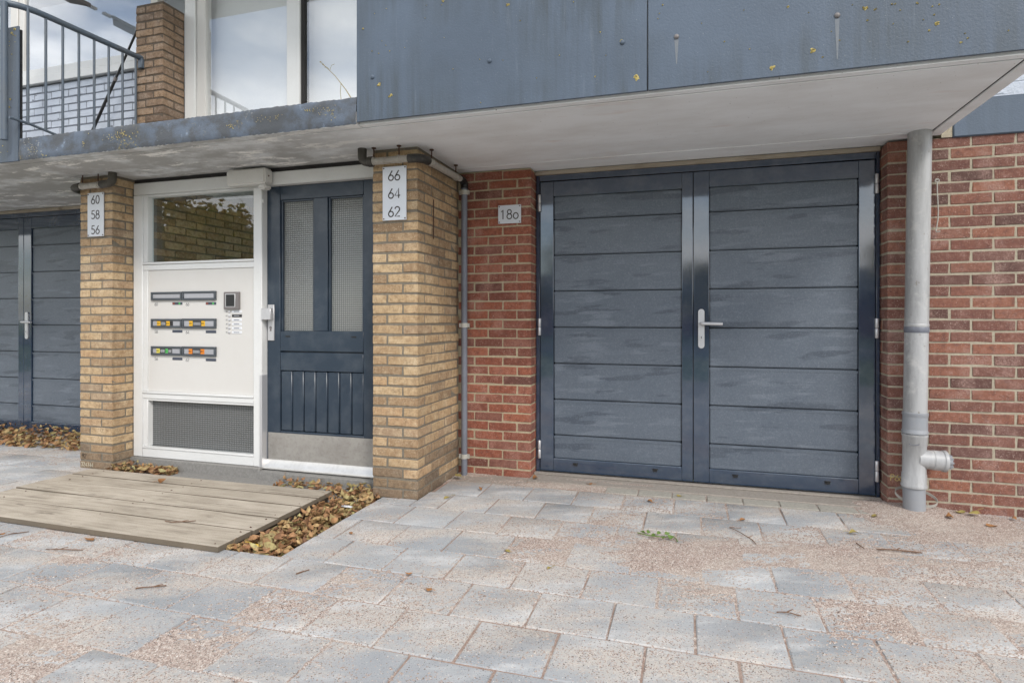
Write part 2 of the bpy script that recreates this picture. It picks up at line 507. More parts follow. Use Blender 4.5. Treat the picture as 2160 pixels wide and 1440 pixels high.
def wood_mat():
    m = Mat('weathered_grey_plank')
    g = m.noise(1.0, 6, 0.65, stretch=(3.5, 42, 42))
    c = m.ramp(g, (0.3, srgb(128, 119, 106)), (0.5, srgb(164, 154, 139)), (0.7, srgb(182, 172, 157)))
    c = m.mix(m.ramp(m.noise(5, 5, 0.6, stretch=(.6, 1, 1)), (0.44, 0.0), (0.66, 0.6)), c, srgb(194, 184, 169))
    c = m.mix(m.ramp(m.noise(6, 4, 0.6, stretch=(.7, 2.4, 1)), (0.27, 0.8), (0.37, 0.0)), c, srgb(98, 88, 77))
    c = m.mix(m.math('MULTIPLY', m.rnd(), 0.5), c, srgb(146, 136, 121))
    c = m.mix(m.ramp(m.noise(260, 2, 0.6), (0.66, 0.0), (0.72, 0.7)), c, srgb(150, 120, 100))
    c = m.mix(m.ramp(m.noise(330, 2, 0.6), (0.32, 0.7), (0.37, 0.0)), c, srgb(90, 82, 72))
    h = m.math('ADD', m.math('MULTIPLY', g, 0.7), m.math('MULTIPLY', m.noise(250, 3), 0.3))
    return m.done(c, 0.88, m.bump(h, 0.5, 0.004))


M['wood'] = wood_mat()
M['wood_edge'] = paint('weathered_shaded_plank_edge', srgb(110, 100, 86), 0.9, 0.4, 120, 0.5)  # edge wear plus seam shade put into the colour of the plank sides
M['soil'] = mortar_mat('dark_soil', srgb(66, 56, 47))


def leaf_mat():
    m = Mat('dry_fallen_leaf')
    f = m.math('FRACT', m.math('ADD', m.math('MULTIPLY', m.rnd(), 3.7), m.geo.outputs['Random Per Island']))
    c = m.ramp(f, (0.0, srgb(104, 74, 52)), (0.2, srgb(148, 108, 74)), (0.4, srgb(170, 130, 90)), (0.55, srgb(156, 144, 96)), (0.7, srgb(190, 158, 110)), (0.85, srgb(138, 96, 64)), (0.95, srgb(180, 172, 120)))
    c = m.mix(m.ramp(m.noise(55, 4, 0.6), (0.35, 0.55), (0.6, 0.0)), c, srgb(88, 62, 42))
    return m.done(c, 0.75, m.bump(m.noise(160, 3, 0.6), 0.5, 0.003))


M['leaf'] = leaf_mat()
M['leaf_yellow'] = paint('bright_yellow_leaf', srgb(226, 190, 60), 0.6, 0.4, 120, 0.3, srgb(150, 120, 50))
M['leaf_green'] = paint('fresh_green_leaf', srgb(88, 118, 52), 0.55, 0.4, 120, 0.4, srgb(130, 120, 60))
M['leaf_olive'] = paint('olive_leaf', srgb(150, 136, 76), 0.7, 0.4, 120, 0.5, srgb(96, 78, 48))
M['leaf_orange'] = paint('orange_brown_leaf', srgb(152, 108, 66), 0.7, 0.4, 120, 0.5, srgb(104, 68, 38))
M['twig'] = paint('brown_twig', srgb(112, 86, 68), 0.85, 0.4, 200, 0.4)
M['stain'] = paint('mineral_stain', srgb(118, 122, 126), 0.7, 0.3, 150, 1.0, srgb(94, 104, 117))
M['stalk'] = paint('pale_stalk', srgb(150, 136, 92), 0.85, 0.2, 200, 0.3)
M['pvc'] = paint('grey_pvc', srgb(140, 144, 150), 0.42, 0.05, 60, 0.25, srgb(170, 168, 162))
M['zinc_pipe'] = paint('grey_pvc_conduit', srgb(112, 116, 126), 0.5, 0.15, 60, 0.6, srgb(82, 82, 88))
M['zinc'] = paint('zinc_bracket', srgb(176, 174, 166), 0.45, 0.1, 100, 0.5)


def pipe_mat():
    m = Mat('weathered_white_pipe')
    col = srgb(168, 169, 170)
    c = m.mix(m.ramp(m.noise(1.0, 6, 0.7, stretch=(14, 14, 2)), (0.42, 0.0), (0.62, 0.8)), col, srgb(138, 139, 139))
    c = m.mix(m.ramp(m.noise(14, 5, 0.7), (0.54, 0.0), (0.68, 0.6)), c, srgb(190, 189, 186))
    c = m.mix(m.ramp(m.noise(36, 4, 0.7, stretch=(1, 1, .6)), (0.64, 0.0), (0.70, 0.7)), c, srgb(124, 116, 104))
    return m.done(c, 0.4, m.bump(m.noise(90, 3, 0.5), 0.08, 0.003))


M['pipe'] = pipe_mat()
M['old_pipe'] = paint('dirty_white_pipe', srgb(176, 172, 164), 0.5, 0.15, 80, 0.9, srgb(112, 102, 90))
M['rail'] = paint('blue_grey_rail_paint', srgb(78, 90, 103), 0.42, 0.3, 80, 0.5, srgb(96, 96, 92))


def lichen_mat():
    m = Mat('yellow_lichen')
    c = m.ramp(m.noise(170, 3, 0.6), (0.38, srgb(112, 104, 78)), (0.5, srgb(196, 176, 100)), (0.66, srgb(208, 198, 144)))
    return m.done(c, 0.95, m.bump(m.noise(240, 3, 0.7), 0.9, 0.004))


M['lichen'] = lichen_mat()


def wbrick_mat():
    m = Mat('painted_pale_blue_brick')
    c = m.mix(m.ramp(m.noise(6, 5, 0.6), (0.4, 0.0), (0.7, 0.6)), srgb(196, 204, 216), srgb(174, 182, 194))
    c = m.mix(m.ramp(m.noise(60, 3, 0.7), (0.68, 0.0), (0.74, 0.7)), c, srgb(120, 122, 126))
    return m.done(c, 0.6, m.bump(m.noise(70, 5, 0.65), 0.6, 0.008))


M['wbrick'] = wbrick_mat()
M['wmortar'] = mortar_mat('painted_joint', srgb(138, 144, 154))


def glass_mat(name, tint, refl):
    """Clear window glass: passes light and mirrors the surroundings."""
    m = Mat(name)
    t = m.t
    tr = m.node('ShaderNodeBsdfTransparent', Color=(*tint, 1))
    gl = m.node('ShaderNodeBsdfGlossy', Roughness=0.015, Color=(0.95, 0.97, 1.0, 1))
    fr = m.node('ShaderNodeFresnel', IOR=1.5)
    f = m.math('MINIMUM', m.math('ADD', m.math('MULTIPLY', fr.outputs[0], 1.3), refl), 1.0)
    f = m.math('MULTIPLY', f, m.math('SUBTRACT', 1.0, m.geo.outputs['Backfacing']))
    mx = m.node('ShaderNodeMixShader')
    t.links.new(f, mx.inputs[0])
    t.links.new(tr.outputs[0], mx.inputs[1])
    t.links.new(gl.outputs[0], mx.inputs[2])
    t.links.new(mx.outputs[0], t.nodes['Material Output'].inputs['Surface'])
    return m.m


M['glass'] = glass_mat('clear_window_glass', (0.92, 0.95, 0.95), 0.06)
M['glass_clear'] = glass_mat('tall_window_glass', (0.97, 0.98, 0.98), 0.14)
M['glass_up'] = glass_mat('coated_window_glass', (0.82, 0.85, 0.88), 0.28)


def waffle_mat(name, tint, trans):
    m = Mat(name)
    s = m.node('ShaderNodeSeparateXYZ', Vector=m.pos)
    k = math.pi / 0.0150
    wx = m.math('SINE', m.math('MULTIPLY', s.outputs[0], k))
    wz = m.math('SINE', m.math('MULTIPLY', s.outputs[2], k))
    h = m.math('MULTIPLY', m.math('ADD', m.math('ABSOLUTE', wx), m.math('ABSOLUTE', wz)), 0.5)
    gl = m.ramp(m.math('MINIMUM', m.math('ABSOLUTE', wx), m.math('ABSOLUTE', wz)), (0.10, 1.0), (0.55, 0.0))
    c = m.mix(gl, tint, tuple(x * 0.42 for x in tint))
    c = m.mix(m.ramp(m.math('MULTIPLY', m.math('ABSOLUTE', wx), m.math('ABSOLUTE', wz)), (0.8, 0.0), (0.95, 0.5)), c, tuple(min(1, x * 1.9) for x in tint))
    return m.done(c, 0.12, m.bump(h, 0.7, 0.003), Transmission_Weight=trans, IOR=1.35, Specular_IOR_Level=0.7)


M['waffle'] = waffle_mat('waffle_glass', srgb(150, 152, 150), 0.3)
M['waffle_dark'] = waffle_mat('waffle_glass_low', srgb(128, 130, 130), 0.3)
M['room'] = paint('pale_room_wall', srgb(206, 206, 208), 0.8, 0.1, 50, 0.1)
M['curtain'] = paint('grey_curtain', srgb(236, 236, 238), 0.9, 0.1, 50, 0.1)
M['asphalt'] = mortar_mat('asphalt', srgb(92, 92, 94))
M['grassy'] = mortar_mat('grass_ground', srgb(86, 98, 58))
M['bark'] = paint('bark', srgb(84, 72, 60), 0.9, 0.6, 30, 0.5)


def crown_mat():
    m = Mat('autumn_foliage')
    c = m.ramp(m.geo.outputs['Random Per Island'], (0.0, srgb(126, 132, 58)), (0.4, srgb(168, 158, 70)), (0.7, srgb(200, 170, 80)), (1.0, srgb(164, 124, 66)))
    return m.done(c, 0.7)


M['crown'] = crown_mat()

# ------------------------------------------------------------------ ground, street
def noise2(x, y, seed):
    """Smooth value noise on arrays, about 0..1."""
    r = np.random.default_rng(seed).random((256, 256))
    xi, yi = np.floor(x).astype(int), np.floor(y).astype(int)
    fx, fy = x - xi, y - yi
    fx, fy = fx * fx * (3 - 2 * fx), fy * fy * (3 - 2 * fy)
    g = lambda a, b: r[a % 256, b % 256]
    return (g(xi, yi) * (1 - fx) + g(xi + 1, yi) * fx) * (1 - fy) + (g(xi, yi + 1) * (1 - fx) + g(xi + 1, yi + 1) * fx) * fy


def fbm(x, y, seed, octs=4, gain=0.55):
    s, a, t = 0, 1.0, 0
    for k in range(octs):
        s = s + a * noise2(x * 2 ** k, y * 2 ** k, seed + k)
        t += a
        a *= gain
    return s / t


tag(boxo('ground', M['grassy'], None, -300, 300, -300, 300, -0.40, -0.16), kind='structure')
tag(boxo('road', M['asphalt'], None, -60, 60, -19, -12, -0.15, -0.07), kind='structure')

PAVE = bpy.data.objects.new('pavement', None)
link(PAVE, None, (0, 1.5, 0))
tag(PAVE, kind='structure')
boxo('bedding', M['concrete'], PAVE, -14, 8, -3.4, 3.20, -0.155, -0.075)
ROWS = [3.685, 3.40, 3.115, 2.83, 2.545, 2.275, 2.005, 1.735, 1.462, 1.19, 0.915, 0.64, 0.365, 0.09, -0.185, -0.46]
OFFS = [-1.245, -1.39, -1.515, -1.405, -1.28, -1.141, -1.01, -0.865, -1.01, -0.865, -1.01, -0.865, -1.01, -0.865, -1.01]
PIT = (-4.065, -1.80, 2.245, 3.40)


def paver_mesh(w, d, seed):
    rr = random.Random(seed)
    bm = bmesh.new()
    box(bm, -w / 2, w / 2, -d / 2, d / 2, -0.05, 0)
    me_edges = [e for e in bm.edges if all(v.co.z > -0.01 for v in e.verts)] + [e for e in bm.edges if abs(e.verts[0].co.z - e.verts[1].co.z) > 0.01]
    bmesh.ops.bevel(bm, geom=me_edges, offset=0.004, segments=1, affect='EDGES')
    for v in bm.verts:
        v.co.x += rr.uniform(-.0012, .0012)
        v.co.y += rr.uniform(-.0012, .0012)
    return mesh_of(bm, 'paver')


PM = {}
far = bmesh.new()
n_pav = 0
for i, off in enumerate(OFFS):
    y1, y0 = ROWS[i], ROWS[i + 1]
    d = y1 - y0 - 0.007
    yc = (y0 + y1) / 2
    for k in range(-34, 24):
        xa, xb = off + .291 * k, off + .291 * (k + 1)
        if y1 > 3.2:
            if xa > 1.19 and y1 > 3.70: continue
            if -1.566 < xa < -1.50 and y0 > 3.2: pass
        # leave out the pit, the pillars and what lies under the platform
        if yc > PIT[2]:
            if xb > PIT[0] and xa < PIT[1]:
                if xa < PIT[0] - 0.03: xb = PIT[0]
                elif xb > PIT[1] + 0.03: xa = PIT[1]
                else: continue
        dd, yy = d, yc
        if y1 > 3.3:
            if xa < -1.57 and xb > -1.9:
                if xb > -1.45 or y0 > 3.2:
                    if y0 < 3.2: box(far, max(xa, -1.80), -1.567, y0 + .004, 3.226, -0.05, -.001)
                    xa = -1.562
                else: dd, yy = 3.226 - y0 - .007, (3.226 + y0) / 2
            if xb > -4.30 and xa < -1.9:
                if y0 < 3.2 and xa > -4.34: dd, yy = 3.226 - y0 - .007, (3.226 + y0) / 2
                else: xb = min(xb, -4.30)
        w = xb - xa - 0.007
        if w < 0.04: continue
        xc = (xa + xb) / 2
        fwd = -math.sin(CAM_YAW) * xc + math.cos(CAM_YAW) * yc
        rgt = math.cos(CAM_YAW) * xc + math.sin(CAM_YAW) * yc
        seen = fwd > 1.35 and abs(rgt) < fwd * 0.88 + 0.4
        z = random.uniform(-.0022, .0022)
        if seen and n_pav < 298:
            key = (round(w, 3), round(dd, 3), k % 3)
            if key not in PM:
                PM[key] = paver_mesh(w, dd, hash(key) % 1000)
                PM[key].materials.append(M['paver'])
            o = put('paver', PM[key], None, PAVE, (xc, yy, z))
            o.rotation_euler = (random.uniform(-.006, .006), random.uniform(-.006, .006), random.uniform(-.004, .004))
            n_pav += 1
        else:
            box(far, xc - w / 2, xc + w / 2, yy - dd / 2, yy + dd / 2, -0.05, z)
for k in range(24):
    xa = 1.13 + k * .291
    box(far, xa, xa + .284, 3.692, 3.896, -.05, -.001)
tag(put('more_pavers', mesh_of(far, 'more_pavers', smooth=False), M['paver'], PAVE), kind='stuff')
# cream edging stones along the garage threshold
EM = {}
for k in range(9):
    x = -0.50 + k * 0.203
    bm = bmesh.new()
    w = 0.197 + random.uniform(-.003, .002)
    box(bm, x, x + w, 3.694, 3.80 + random.uniform(0, .006), -0.06, 0.004 + random.uniform(0, .003))
    put('edging_stone', mesh_of(bm, 'edging_stone', 0.003), M['cream_stone'], PAVE)
boxo('threshold_apron', M['apron'], PAVE, (-1.035, 1.109, 3.812, 4.10, -0.06, 0.010), (-1.56, -1.036, 3.69, 3.90, -0.06, -0.003), bevel=0.004)
boxo('threshold_strip', M['apron'], PAVE, -1.03, 1.10, 3.96, 4.00, 0.010, 0.022, bevel=0.003)
boxo('threshold_apron', M['apron'], PAVE, -8.2, -4.30, 3.69, 4.10, -0.06, 0.004, bevel=0.004)


def sand_sheet():
    """A real skin of loose sand: below the slab tops in the joints, standing proud of them where it lies in drifts."""
    st = 0.0065
    x0, x1, y0, y1 = -5.6, 2.3, 0.95, 3.98
    nx, ny = int((x1 - x0) / st), int((y1 - y0) / st)
    X, Yy = np.meshgrid(np.linspace(x0, x1, nx), np.linspace(y0, y1, ny))
    cs, sn = math.cos(0.35), math.sin(0.35)
    U, V = X * cs + Yy * sn, -X * sn + Yy * cs
    big = fbm(U * 1.1 + 40, V * 2.6 + 20, 11, 4, 0.6)
    fine = fbm(U * 6 + 5, V * 17 + 9, 31, 5, 0.72)
    # more sand in a broad drift before the garage and thin traces elsewhere
    drift = np.exp(-(((X - 0.45) / 1.1) ** 2 + ((Yy - 2.75) / 0.55) ** 2)) * 0.34
    drift += np.exp(-(((X - 1.25) / 0.35) ** 2 + ((Yy - 3.66) / 0.28) ** 2)) * 0.55
    drift += np.exp(-(((Yy - 3.86) / 0.10) ** 2)) * np.where((X > -0.9) & (X < 1.3), 0.30, 0)
    drift += np.exp(-(((X + 2.6) / 1.2) ** 2 + ((Yy - 1.85) / 0.35) ** 2)) * 0.12
    drift -= np.exp(-(((X + 1.25) / 0.45) ** 2 + ((Yy - 2.95) / 0.42) ** 2)) * 0.30
    drift -= np.where(X < -3.95, 0.16, 0) * np.where(Yy > 2.7, 1, 0)
    f = big * 0.60 + fine * 0.40 + drift * 0.74 - 0.592
    Z = -0.0026 + np.clip(f, -0.14, 0.30) * 0.020 + rng.normal(0, 0.00055, X.shape) * (f > -0.16)
    edge = np.clip((f + 0.20) / 0.20, 0, 1) ** 1.6
    Z = np.where(rng.random(X.shape) < edge * 0.24, np.maximum(Z, rng.uniform(0.0004, 0.0032, X.shape)), Z)      # stray grains round the drifts
    Z = np.maximum(Z, -0.0044 + rng.normal(0, .0004, X.shape) - np.exp(-(((X + 1.2) / 0.5) ** 2 + ((Yy - 3.1) / 0.42) ** 2)) * 0.012)
    Z += np.exp(-(((X - 1.22) / 0.22) ** 2 + ((Yy - 3.82) / 0.20) ** 2)) * 0.030
    Z += np.exp(-(((Yy - 3.90) / 0.06) ** 2)) * np.where((X > -0.95) & (X < 1.1), 0.008 * (0.3 + big), 0)
    keep = ~((X > PIT[0] - .004) & (X < PIT[1] + 0.006) & (Yy > PIT[2] - 0.004))
    keep &= ~((X > -4.31) & (X < -1.86) & (Yy > 3.2)) & ~((X > -1.88) & (X < -1.56) & (Yy > 3.23)) & ~((X < -1.03) & (Yy > 3.905)) & ~((X > 1.11) & (Yy > 3.915))
    # never see the camera's back: only what lies inside a wide wedge
    fwd = -math.sin(CAM_YAW) * X + math.cos(CAM_YAW) * Yy
    rgt = math.cos(CAM_YAW) * X + math.sin(CAM_YAW) * Yy
    keep &= (fwd > 1.5) & (np.abs(rgt) < fwd * 0.88 + 0.35)
    idx = np.arange(nx * ny).reshape(ny, nx)
    kf = keep[:-1, :-1] & keep[1:, :-1] & keep[:-1, 1:] & keep[1:, 1:]
    q = np.stack([idx[:-1, :-1][kf], idx[:-1, 1:][kf], idx[1:, 1:][kf], idx[1:, :-1][kf]], 1)
    used = np.zeros(nx * ny, bool)
    used[q.ravel()] = True
    remap = np.cumsum(used) - 1
    co = np.stack([X.ravel(), Yy.ravel(), Z.ravel()], 1)[used]
    q = remap[q]
    me = bpy.data.meshes.new('loose_sand')
    me.vertices.add(len(co)); me.vertices.foreach_set('co', co.astype(np.float32).ravel())
    me.loops.add(q.size); me.loops.foreach_set('vertex_index', q.astype(np.int32).ravel())
    me.polygons.add(len(q)); me.polygons.foreach_set('loop_start', np.arange(0, q.size, 4, dtype=np.int32))
    me.update(calc_edges=True)
    me.shade_smooth()
    return put('loose_sand', me, M['sand'])


tag(sand_sheet(), 'pinkish loose sand scattered over the grey pavers', 'sand', kind='stuff')

# entrance: sunken pit, concrete pad, threshold
PADM = M['concrete']
tag(boxo('entrance_pad', PADM, None, -4.05, -1.875, 3.10, 3.40, -0.10, -0.012), kind='structure')
tag(boxo('soil', M['soil'], None, -4.06, -1.805, 2.25, 3.099, -0.10, -0.05), kind='structure')
th = thing('doorstep', 'grey concrete doorstep under the white entrance frame', 'doorstep', (-2.9, 3.38, 0))
boxo('step', M['concrete'], th, (-3.985, -2.83, 3.372, 3.60, -0.05, 0.062), (-2.829, -1.874, 3.36, 3.60, -0.05, 0.045), bevel=0.005)

# ------------------------------------------------------------------ bricks
BM_CACHE = {}


def brick_mesh(l, d, h, var, mat):
    key = (round(l, 3), round(d, 3), round(h, 3), var, mat.name)
    if key not in BM_CACHE:
        rr = random.Random(hash((round(l, 3), round(d, 3), var)) % 9999)
        bm = bmesh.new()
        box(bm, -l / 2, l / 2, -d / 2, d / 2, -h / 2, h / 2)
        if l > .15: bmesh.ops.subdivide_edges(bm, edges=[e for e in bm.edges if abs(e.verts[0].co.x - e.verts[1].co.x) > .1], cuts=1)
        bmesh.ops.bevel(bm, geom=[e for e in bm.edges if e.calc_face_angle(0) > .5], offset=0.0028, segments=1, affect='EDGES', clamp_overlap=True)
        for v in bm.verts:
            v.co += Vector((rr.uniform(-1, 1), rr.uniform(-1, 1) * .6, rr.uniform(-1, 1))) * 0.0019
        if rr.random() < .4:      # a chipped corner
            c_ = rr.choice([v for v in bm.verts if v.co.y < 0 and abs(v.co.x) > l * .4])
            c_.co += Vector((-math.copysign(.007, c_.co.x), .004, -math.copysign(.004, c_.co.z)))
        me = mesh_of(bm, 'brick', smooth=True, angle=18)
        me.materials.append(mat)
        BM_CACHE[key] = me
    return BM_CACHE[key]


def brick(parent, mat, x0, x1, y0, y1, z0, z1, wob=0.0016):
    me = brick_mesh(x1 - x0, y1 - y0, z1 - z0, random.randrange(4), mat)
    o = put('brick', me, None, parent, ((x0 + x1) / 2 + random.uniform(-wob, wob), (y0 + y1) / 2 + random.uniform(-wob, wob), (z0 + z1) / 2 + random.uniform(-wob, wob)))
    o.rotation_euler = (0, random.uniform(-.007, .007), random.uniform(-.006, .006))
    return o


JT = 0.0125
JR = 0.0108
YC, RC = 0.0627, 0.0648      # course heights of the yellow and of the red brickwork


def pillar(root, x0, x1, y0, yside, z0, n, mats, core, first=0, c=YC, left=True):
    """Free-standing pillar: bricks on the front (-Y), the right (+X) face back to yside, and short returns on the left."""
    hdr = 0.1
    for r in range(n):
        za, zb = z0 + r * c + JT / 2, z0 + (r + 1) * c - JT / 2
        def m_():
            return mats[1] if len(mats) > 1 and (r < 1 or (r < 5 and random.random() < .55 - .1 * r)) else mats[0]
        a = (r + first) % 2 == 0
        if a:      # header left, stretcher at the right corner
            brick(root, m_(), x0, x0 + hdr - JT / 2, y0, y0 + 0.196, za, zb)
            brick(root, m_(), x0 + hdr + JT / 2, x1, y0, y0 + hdr, za, zb)
            y = y0 + hdr + JT
        else:
            brick(root, m_(), x0, x1 - hdr - JT / 2, y0, y0 + hdr, za, zb)
            brick(root, m_(), x1 - hdr + JT / 2, x1, y0, y0 + 0.2, za, zb)
            y = y0 + 0.2 + JT
        while y < yside - 0.03:
            ye = min(y + 0.2, yside)
            brick(root, m_(), x1 - hdr + JT / 2, x1, y, ye, za, zb)
            y = ye + JT
    e = 0.0035
    bm = bmesh.new()
    box(bm, x0 + e, x1 - e, y0 + e, max(yside, y0 + 0.21) - .001, z0, z0 + n * c + 0.012)
    return put('mortar', mesh_of(bm, 'mortar'), core, root)


p2 = thing('brick_pillar', 'yellow brick pillar with the 66 64 62 plate, beside the blue door', 'pillar', (-1.72, 3.4, 0), 'yellow brick pillars')
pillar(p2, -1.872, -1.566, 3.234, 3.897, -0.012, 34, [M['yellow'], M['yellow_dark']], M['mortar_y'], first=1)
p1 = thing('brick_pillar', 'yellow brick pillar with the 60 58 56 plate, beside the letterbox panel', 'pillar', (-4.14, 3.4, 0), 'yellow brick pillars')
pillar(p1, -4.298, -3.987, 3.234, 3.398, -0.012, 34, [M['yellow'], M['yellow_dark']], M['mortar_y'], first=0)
boxo('mortar', M['mortar_y'], p1, -4.291, -3.99, 3.44, 4.2, -0.05, 2.12)

# red brick walls
rw = thing('brick_wall', 'narrow bright red brick pier between yellow pillar and garage door', 'wall', (-1.3, 3.95, 0))
z0 = -0.018
for r in range(33):
    za, zb = z0 + r * RC + JR / 2, z0 + (r + 1) * RC - JR / 2
    zb = min(zb, 2.123)
    xr = -1.035
    if r % 2 == 0:
        brick(rw, M['red'], xr - 0.199, xr, 3.9, 3.999, za, zb); x = xr - 0.209
        brick(rw, M['red'], xr - 0.1, xr, 4.009, 4.10, za, zb)
    else:
        brick(rw, M['red'], xr - 0.095, xr, 3.9, 4.10, za, zb); x = xr - 0.105
    while x > -1.53:
        xa = max(x - 0.199, -1.572)
        brick(rw, M['red'], xa, x, 3.9, 3.99, za, zb)
        x = xa - 0.010
boxo('mortar', M['mortar_rd'], rw, -1.575, -1.0385, 3.9035, 4.25, -0.05, 2.125)

ww = thing('brick_wall', 'dull red brick wall behind the thick white drainpipe', 'wall', (1.85, 3.95, 0))
for r in range(33):
    za, zb = z0 + r * RC + JR / 2, z0 + (r + 1) * RC - JR / 2
    xl = 1.109
    if r % 2 == 0:
        brick(ww, M['red_dull'], xl, xl + 0.199, 3.9, 3.999, za, zb); x = xl + 0.209
        brick(ww, M['red_dull'], xl, xl + 0.1, 4.009, 4.10, za, zb)
    else:
        brick(ww, M['red_dull'], xl, xl + 0.095, 3.9, 4.10, za, zb); x = xl + 0.105
    while x < 2.55:
        brick(ww, M['red_dull'], x, x + 0.199, 3.9, 3.99, za, zb)
        x += 0.209
boxo('mortar', M['mortar_r'], ww, 1.1125, 3.2, 3.9035, 4.25, -0.05, 2.115)
boxo('mortar', M['mortar_r'], ww, 1.375, 1.428, 3.893, 4.2, 2.116, 2.33)
# chalk mark on the wall at the foot of the pipe
write('chalk_mark', 'P66', 1.123, 0.152, 3.8985, 0.036, 0.004, M['chalk_yellow'], ww, adv=0.62, slant=.05)

lt = thing('concrete_lintel', 'blue grey painted concrete lintel on top of the dull red wall', 'lintel', (1.9, 3.9, 2.11))
boxo('beam', M['fascia_wall'], lt, 1.43, 3.2, 3.886, 4.2, 2.112, 2.322, bevel=0.006)
uw = thing('painted_brick_wall', 'white painted brick wall above the blue grey lintel at right', 'wall', (1.9, 3.95, 2.33))
for r in range(9):
    x = 1.36 + (r % 2) * 0.105
    while x < 2.3:
        brick(uw, M['wbrick'], x, x + 0.199, 3.89, 3.99, 2.326 + r * RC + .004, 2.326 + (r + 1) * RC - .004)
        x += 0.207
boxo('mortar', M['wbrick'], uw, 1.36, 3.2, 3.893, 4.2, 2.323, 3.6)

# ------------------------------------------------------------------ garage doors
GZ = [1.785, 1.534, 1.283, 1.030, 0.777, 0.525, 0.275]


def garage_door(dx, label, zoff=0.0):
    g = thing('garage_door', label, 'garage door', (dx, 4.05, 0), 'anthracite garage doors')
    yf = 4.03
    gl = M['gloss']
    bm = bmesh.new()
    box(bm, dx - 1.031, dx - 1.006, yf - .004, yf + .09, 0.0, 2.098)
    box(bm, dx + 1.087, dx + 1.105, yf - .004, yf + .09, 0.0, 2.098)
    box(bm, dx - 1.006, dx + 1.087, yf - .002, yf + .09, 2.056, 2.098)
    put('door_frame', mesh_of(bm, 'door_frame', 0.002), gl, g)
    boxo('backing', M['black'], g, dx - 1.0, dx + 1.08, yf + .07, yf + .085, 0.02, 2.06)
    for (xa, xb, pa, pb, side) in ((dx - 1.001, dx + 0.0285, dx - 0.906, dx - 0.041, -1), (dx + 0.0325, dx + 1.083, dx + 0.130, dx + 0.993, 1)):
        bm = bmesh.new()
        za, zt, p0, p1 = 0.022, 2.050, 0.113, 1.946
        for d in ((xa, pa, za, zt), (pb, xb, za, zt)):
            box(bm, d[0], d[1], yf, yf + .06, d[2], d[3])
        box(bm, pa + .0006, pb - .0006, yf + .0006, yf + .06, za, p0)
        box(bm, pa + .0006, pb - .0006, yf + .0006, yf + .06, p1, zt)
        leaf = put('door_leaf', mesh_of(bm, 'door_leaf', 0.003, 2, angle=15), gl, g)
        zs = [p1] + GZ + [p0]
        for a, b in zip(zs, zs[1:]):
            bm = bmesh.new()
            box(bm, pa + .002, pb - .002, yf + .012, yf + .04, b + (.0026 if b > p0 else .001), a - (.0026 if a < p1 else .001))
            bmesh.ops.bevel(bm, geom=list(bm.edges), offset=0.0055, segments=2, affect='EDGES')
            if a < p1:      # the raised bead below each groove
                box(bm, pa + .002, pb - .002, yf + .0092, yf + .0125, a - .0215, a - .0068)
            put('panel', mesh_of(bm, 'panel', angle=15), M['panel'], leaf)
        for hz in ((1.844, 1.961), (0.973, 1.092), (0.110, 0.234)):
            hx = xa - .004 if side < 0 else xb + .004
            bm = bmesh.new()
            for q0, q1 in ((hz[0], (hz[0] + hz[1]) / 2 - .0015), ((hz[0] + hz[1]) / 2 + .0015, hz[1])):
                tube(bm, [(hx, yf - .012, q0), (hx, yf - .012, q0 + .003), (hx, yf - .012, q1 - .003), (hx, yf - .012, q1)], [.0085, .0105, .0105, .0085], 12)
            box(bm, hx - .0012, hx + .0012, yf - .006, yf + .003, hz[0] + .01, hz[1] - .01)
            put('hinge', mesh_of(bm, 'hinge'), M['alu'], g)
        for cx in ((dx - 0.75, dx - 0.212) if side < 0 else (dx + 0.289, dx + 0.821)):
            bm = bmesh.new()
            box(bm, cx - .018, cx + .018, yf - .004, yf + .002, .084, .090)
            box(bm, cx - .014, cx + .014, yf - .008, yf + .002, .072, .084)
            put('drain_cap', mesh_of(bm, 'drain_cap', 0.001), M['black'], leaf)
    # long plate handle
    hx = dx + 0.081
    bm = bmesh.new()
    top, bot, w = 1.153, 0.897, 0.0195
    pts = [(hx + w * math.cos(R(a)), top - w + w * math.sin(R(a))) for a in range(0, 181, 15)] + [(hx + w * math.cos(R(a)), bot + w + w * math.sin(R(a))) for a in range(180, 361, 15)]
    f0 = [bm.verts.new((x, yf - .011, z)) for x, z in pts]
    f1 = [bm.verts.new((x, yf + .001, z)) for x, z in pts]
    bm.faces.new(f0)
    for k in range(len(pts)):
        bm.faces.new((f0[k], f1[k], f1[(k + 1) % len(pts)], f0[(k + 1) % len(pts)]))
    pl = put('handle_plate', mesh_of(bm, 'handle_plate'), M['alu'], g)
    lv = [(hx - .002, yf - .01, 1.059), (hx - .002, yf - .045, 1.059)] + arc((hx - .002, yf - .045, 1.059), (hx - .002, yf - .058, 1.059), (hx + .015, yf - .058, 1.0588), 4)[1:] + [(hx + .11, yf - .056, 1.0565), (hx + .128, yf - .055, 1.056)]
    tubeo('lever', M['alu'], pl, lv, .0105, 12)
    bm = bmesh.new()
    tube(bm, [(hx, yf - .0105, 0.968), (hx, yf - .0155, 0.968)], .0125, 16)
    box(bm, hx - .012, hx + .012, yf - .0135, yf - .010, 0.944, 0.966)
    put('lock_cylinder', mesh_of(bm, 'lock_cylinder', 0.0008), M['alu'], pl)
    boxo('keyhole', M['black'], pl, hx - .002, hx + .002, yf - .0162, yf - .0152, 0.961, 0.975)
    return g


garage_door(0.0, 'wide anthracite double garage door beside the white drainpipe')
garage_door(-6.108, 'anthracite garage door half hidden behind the pillar numbered 60 58 56')
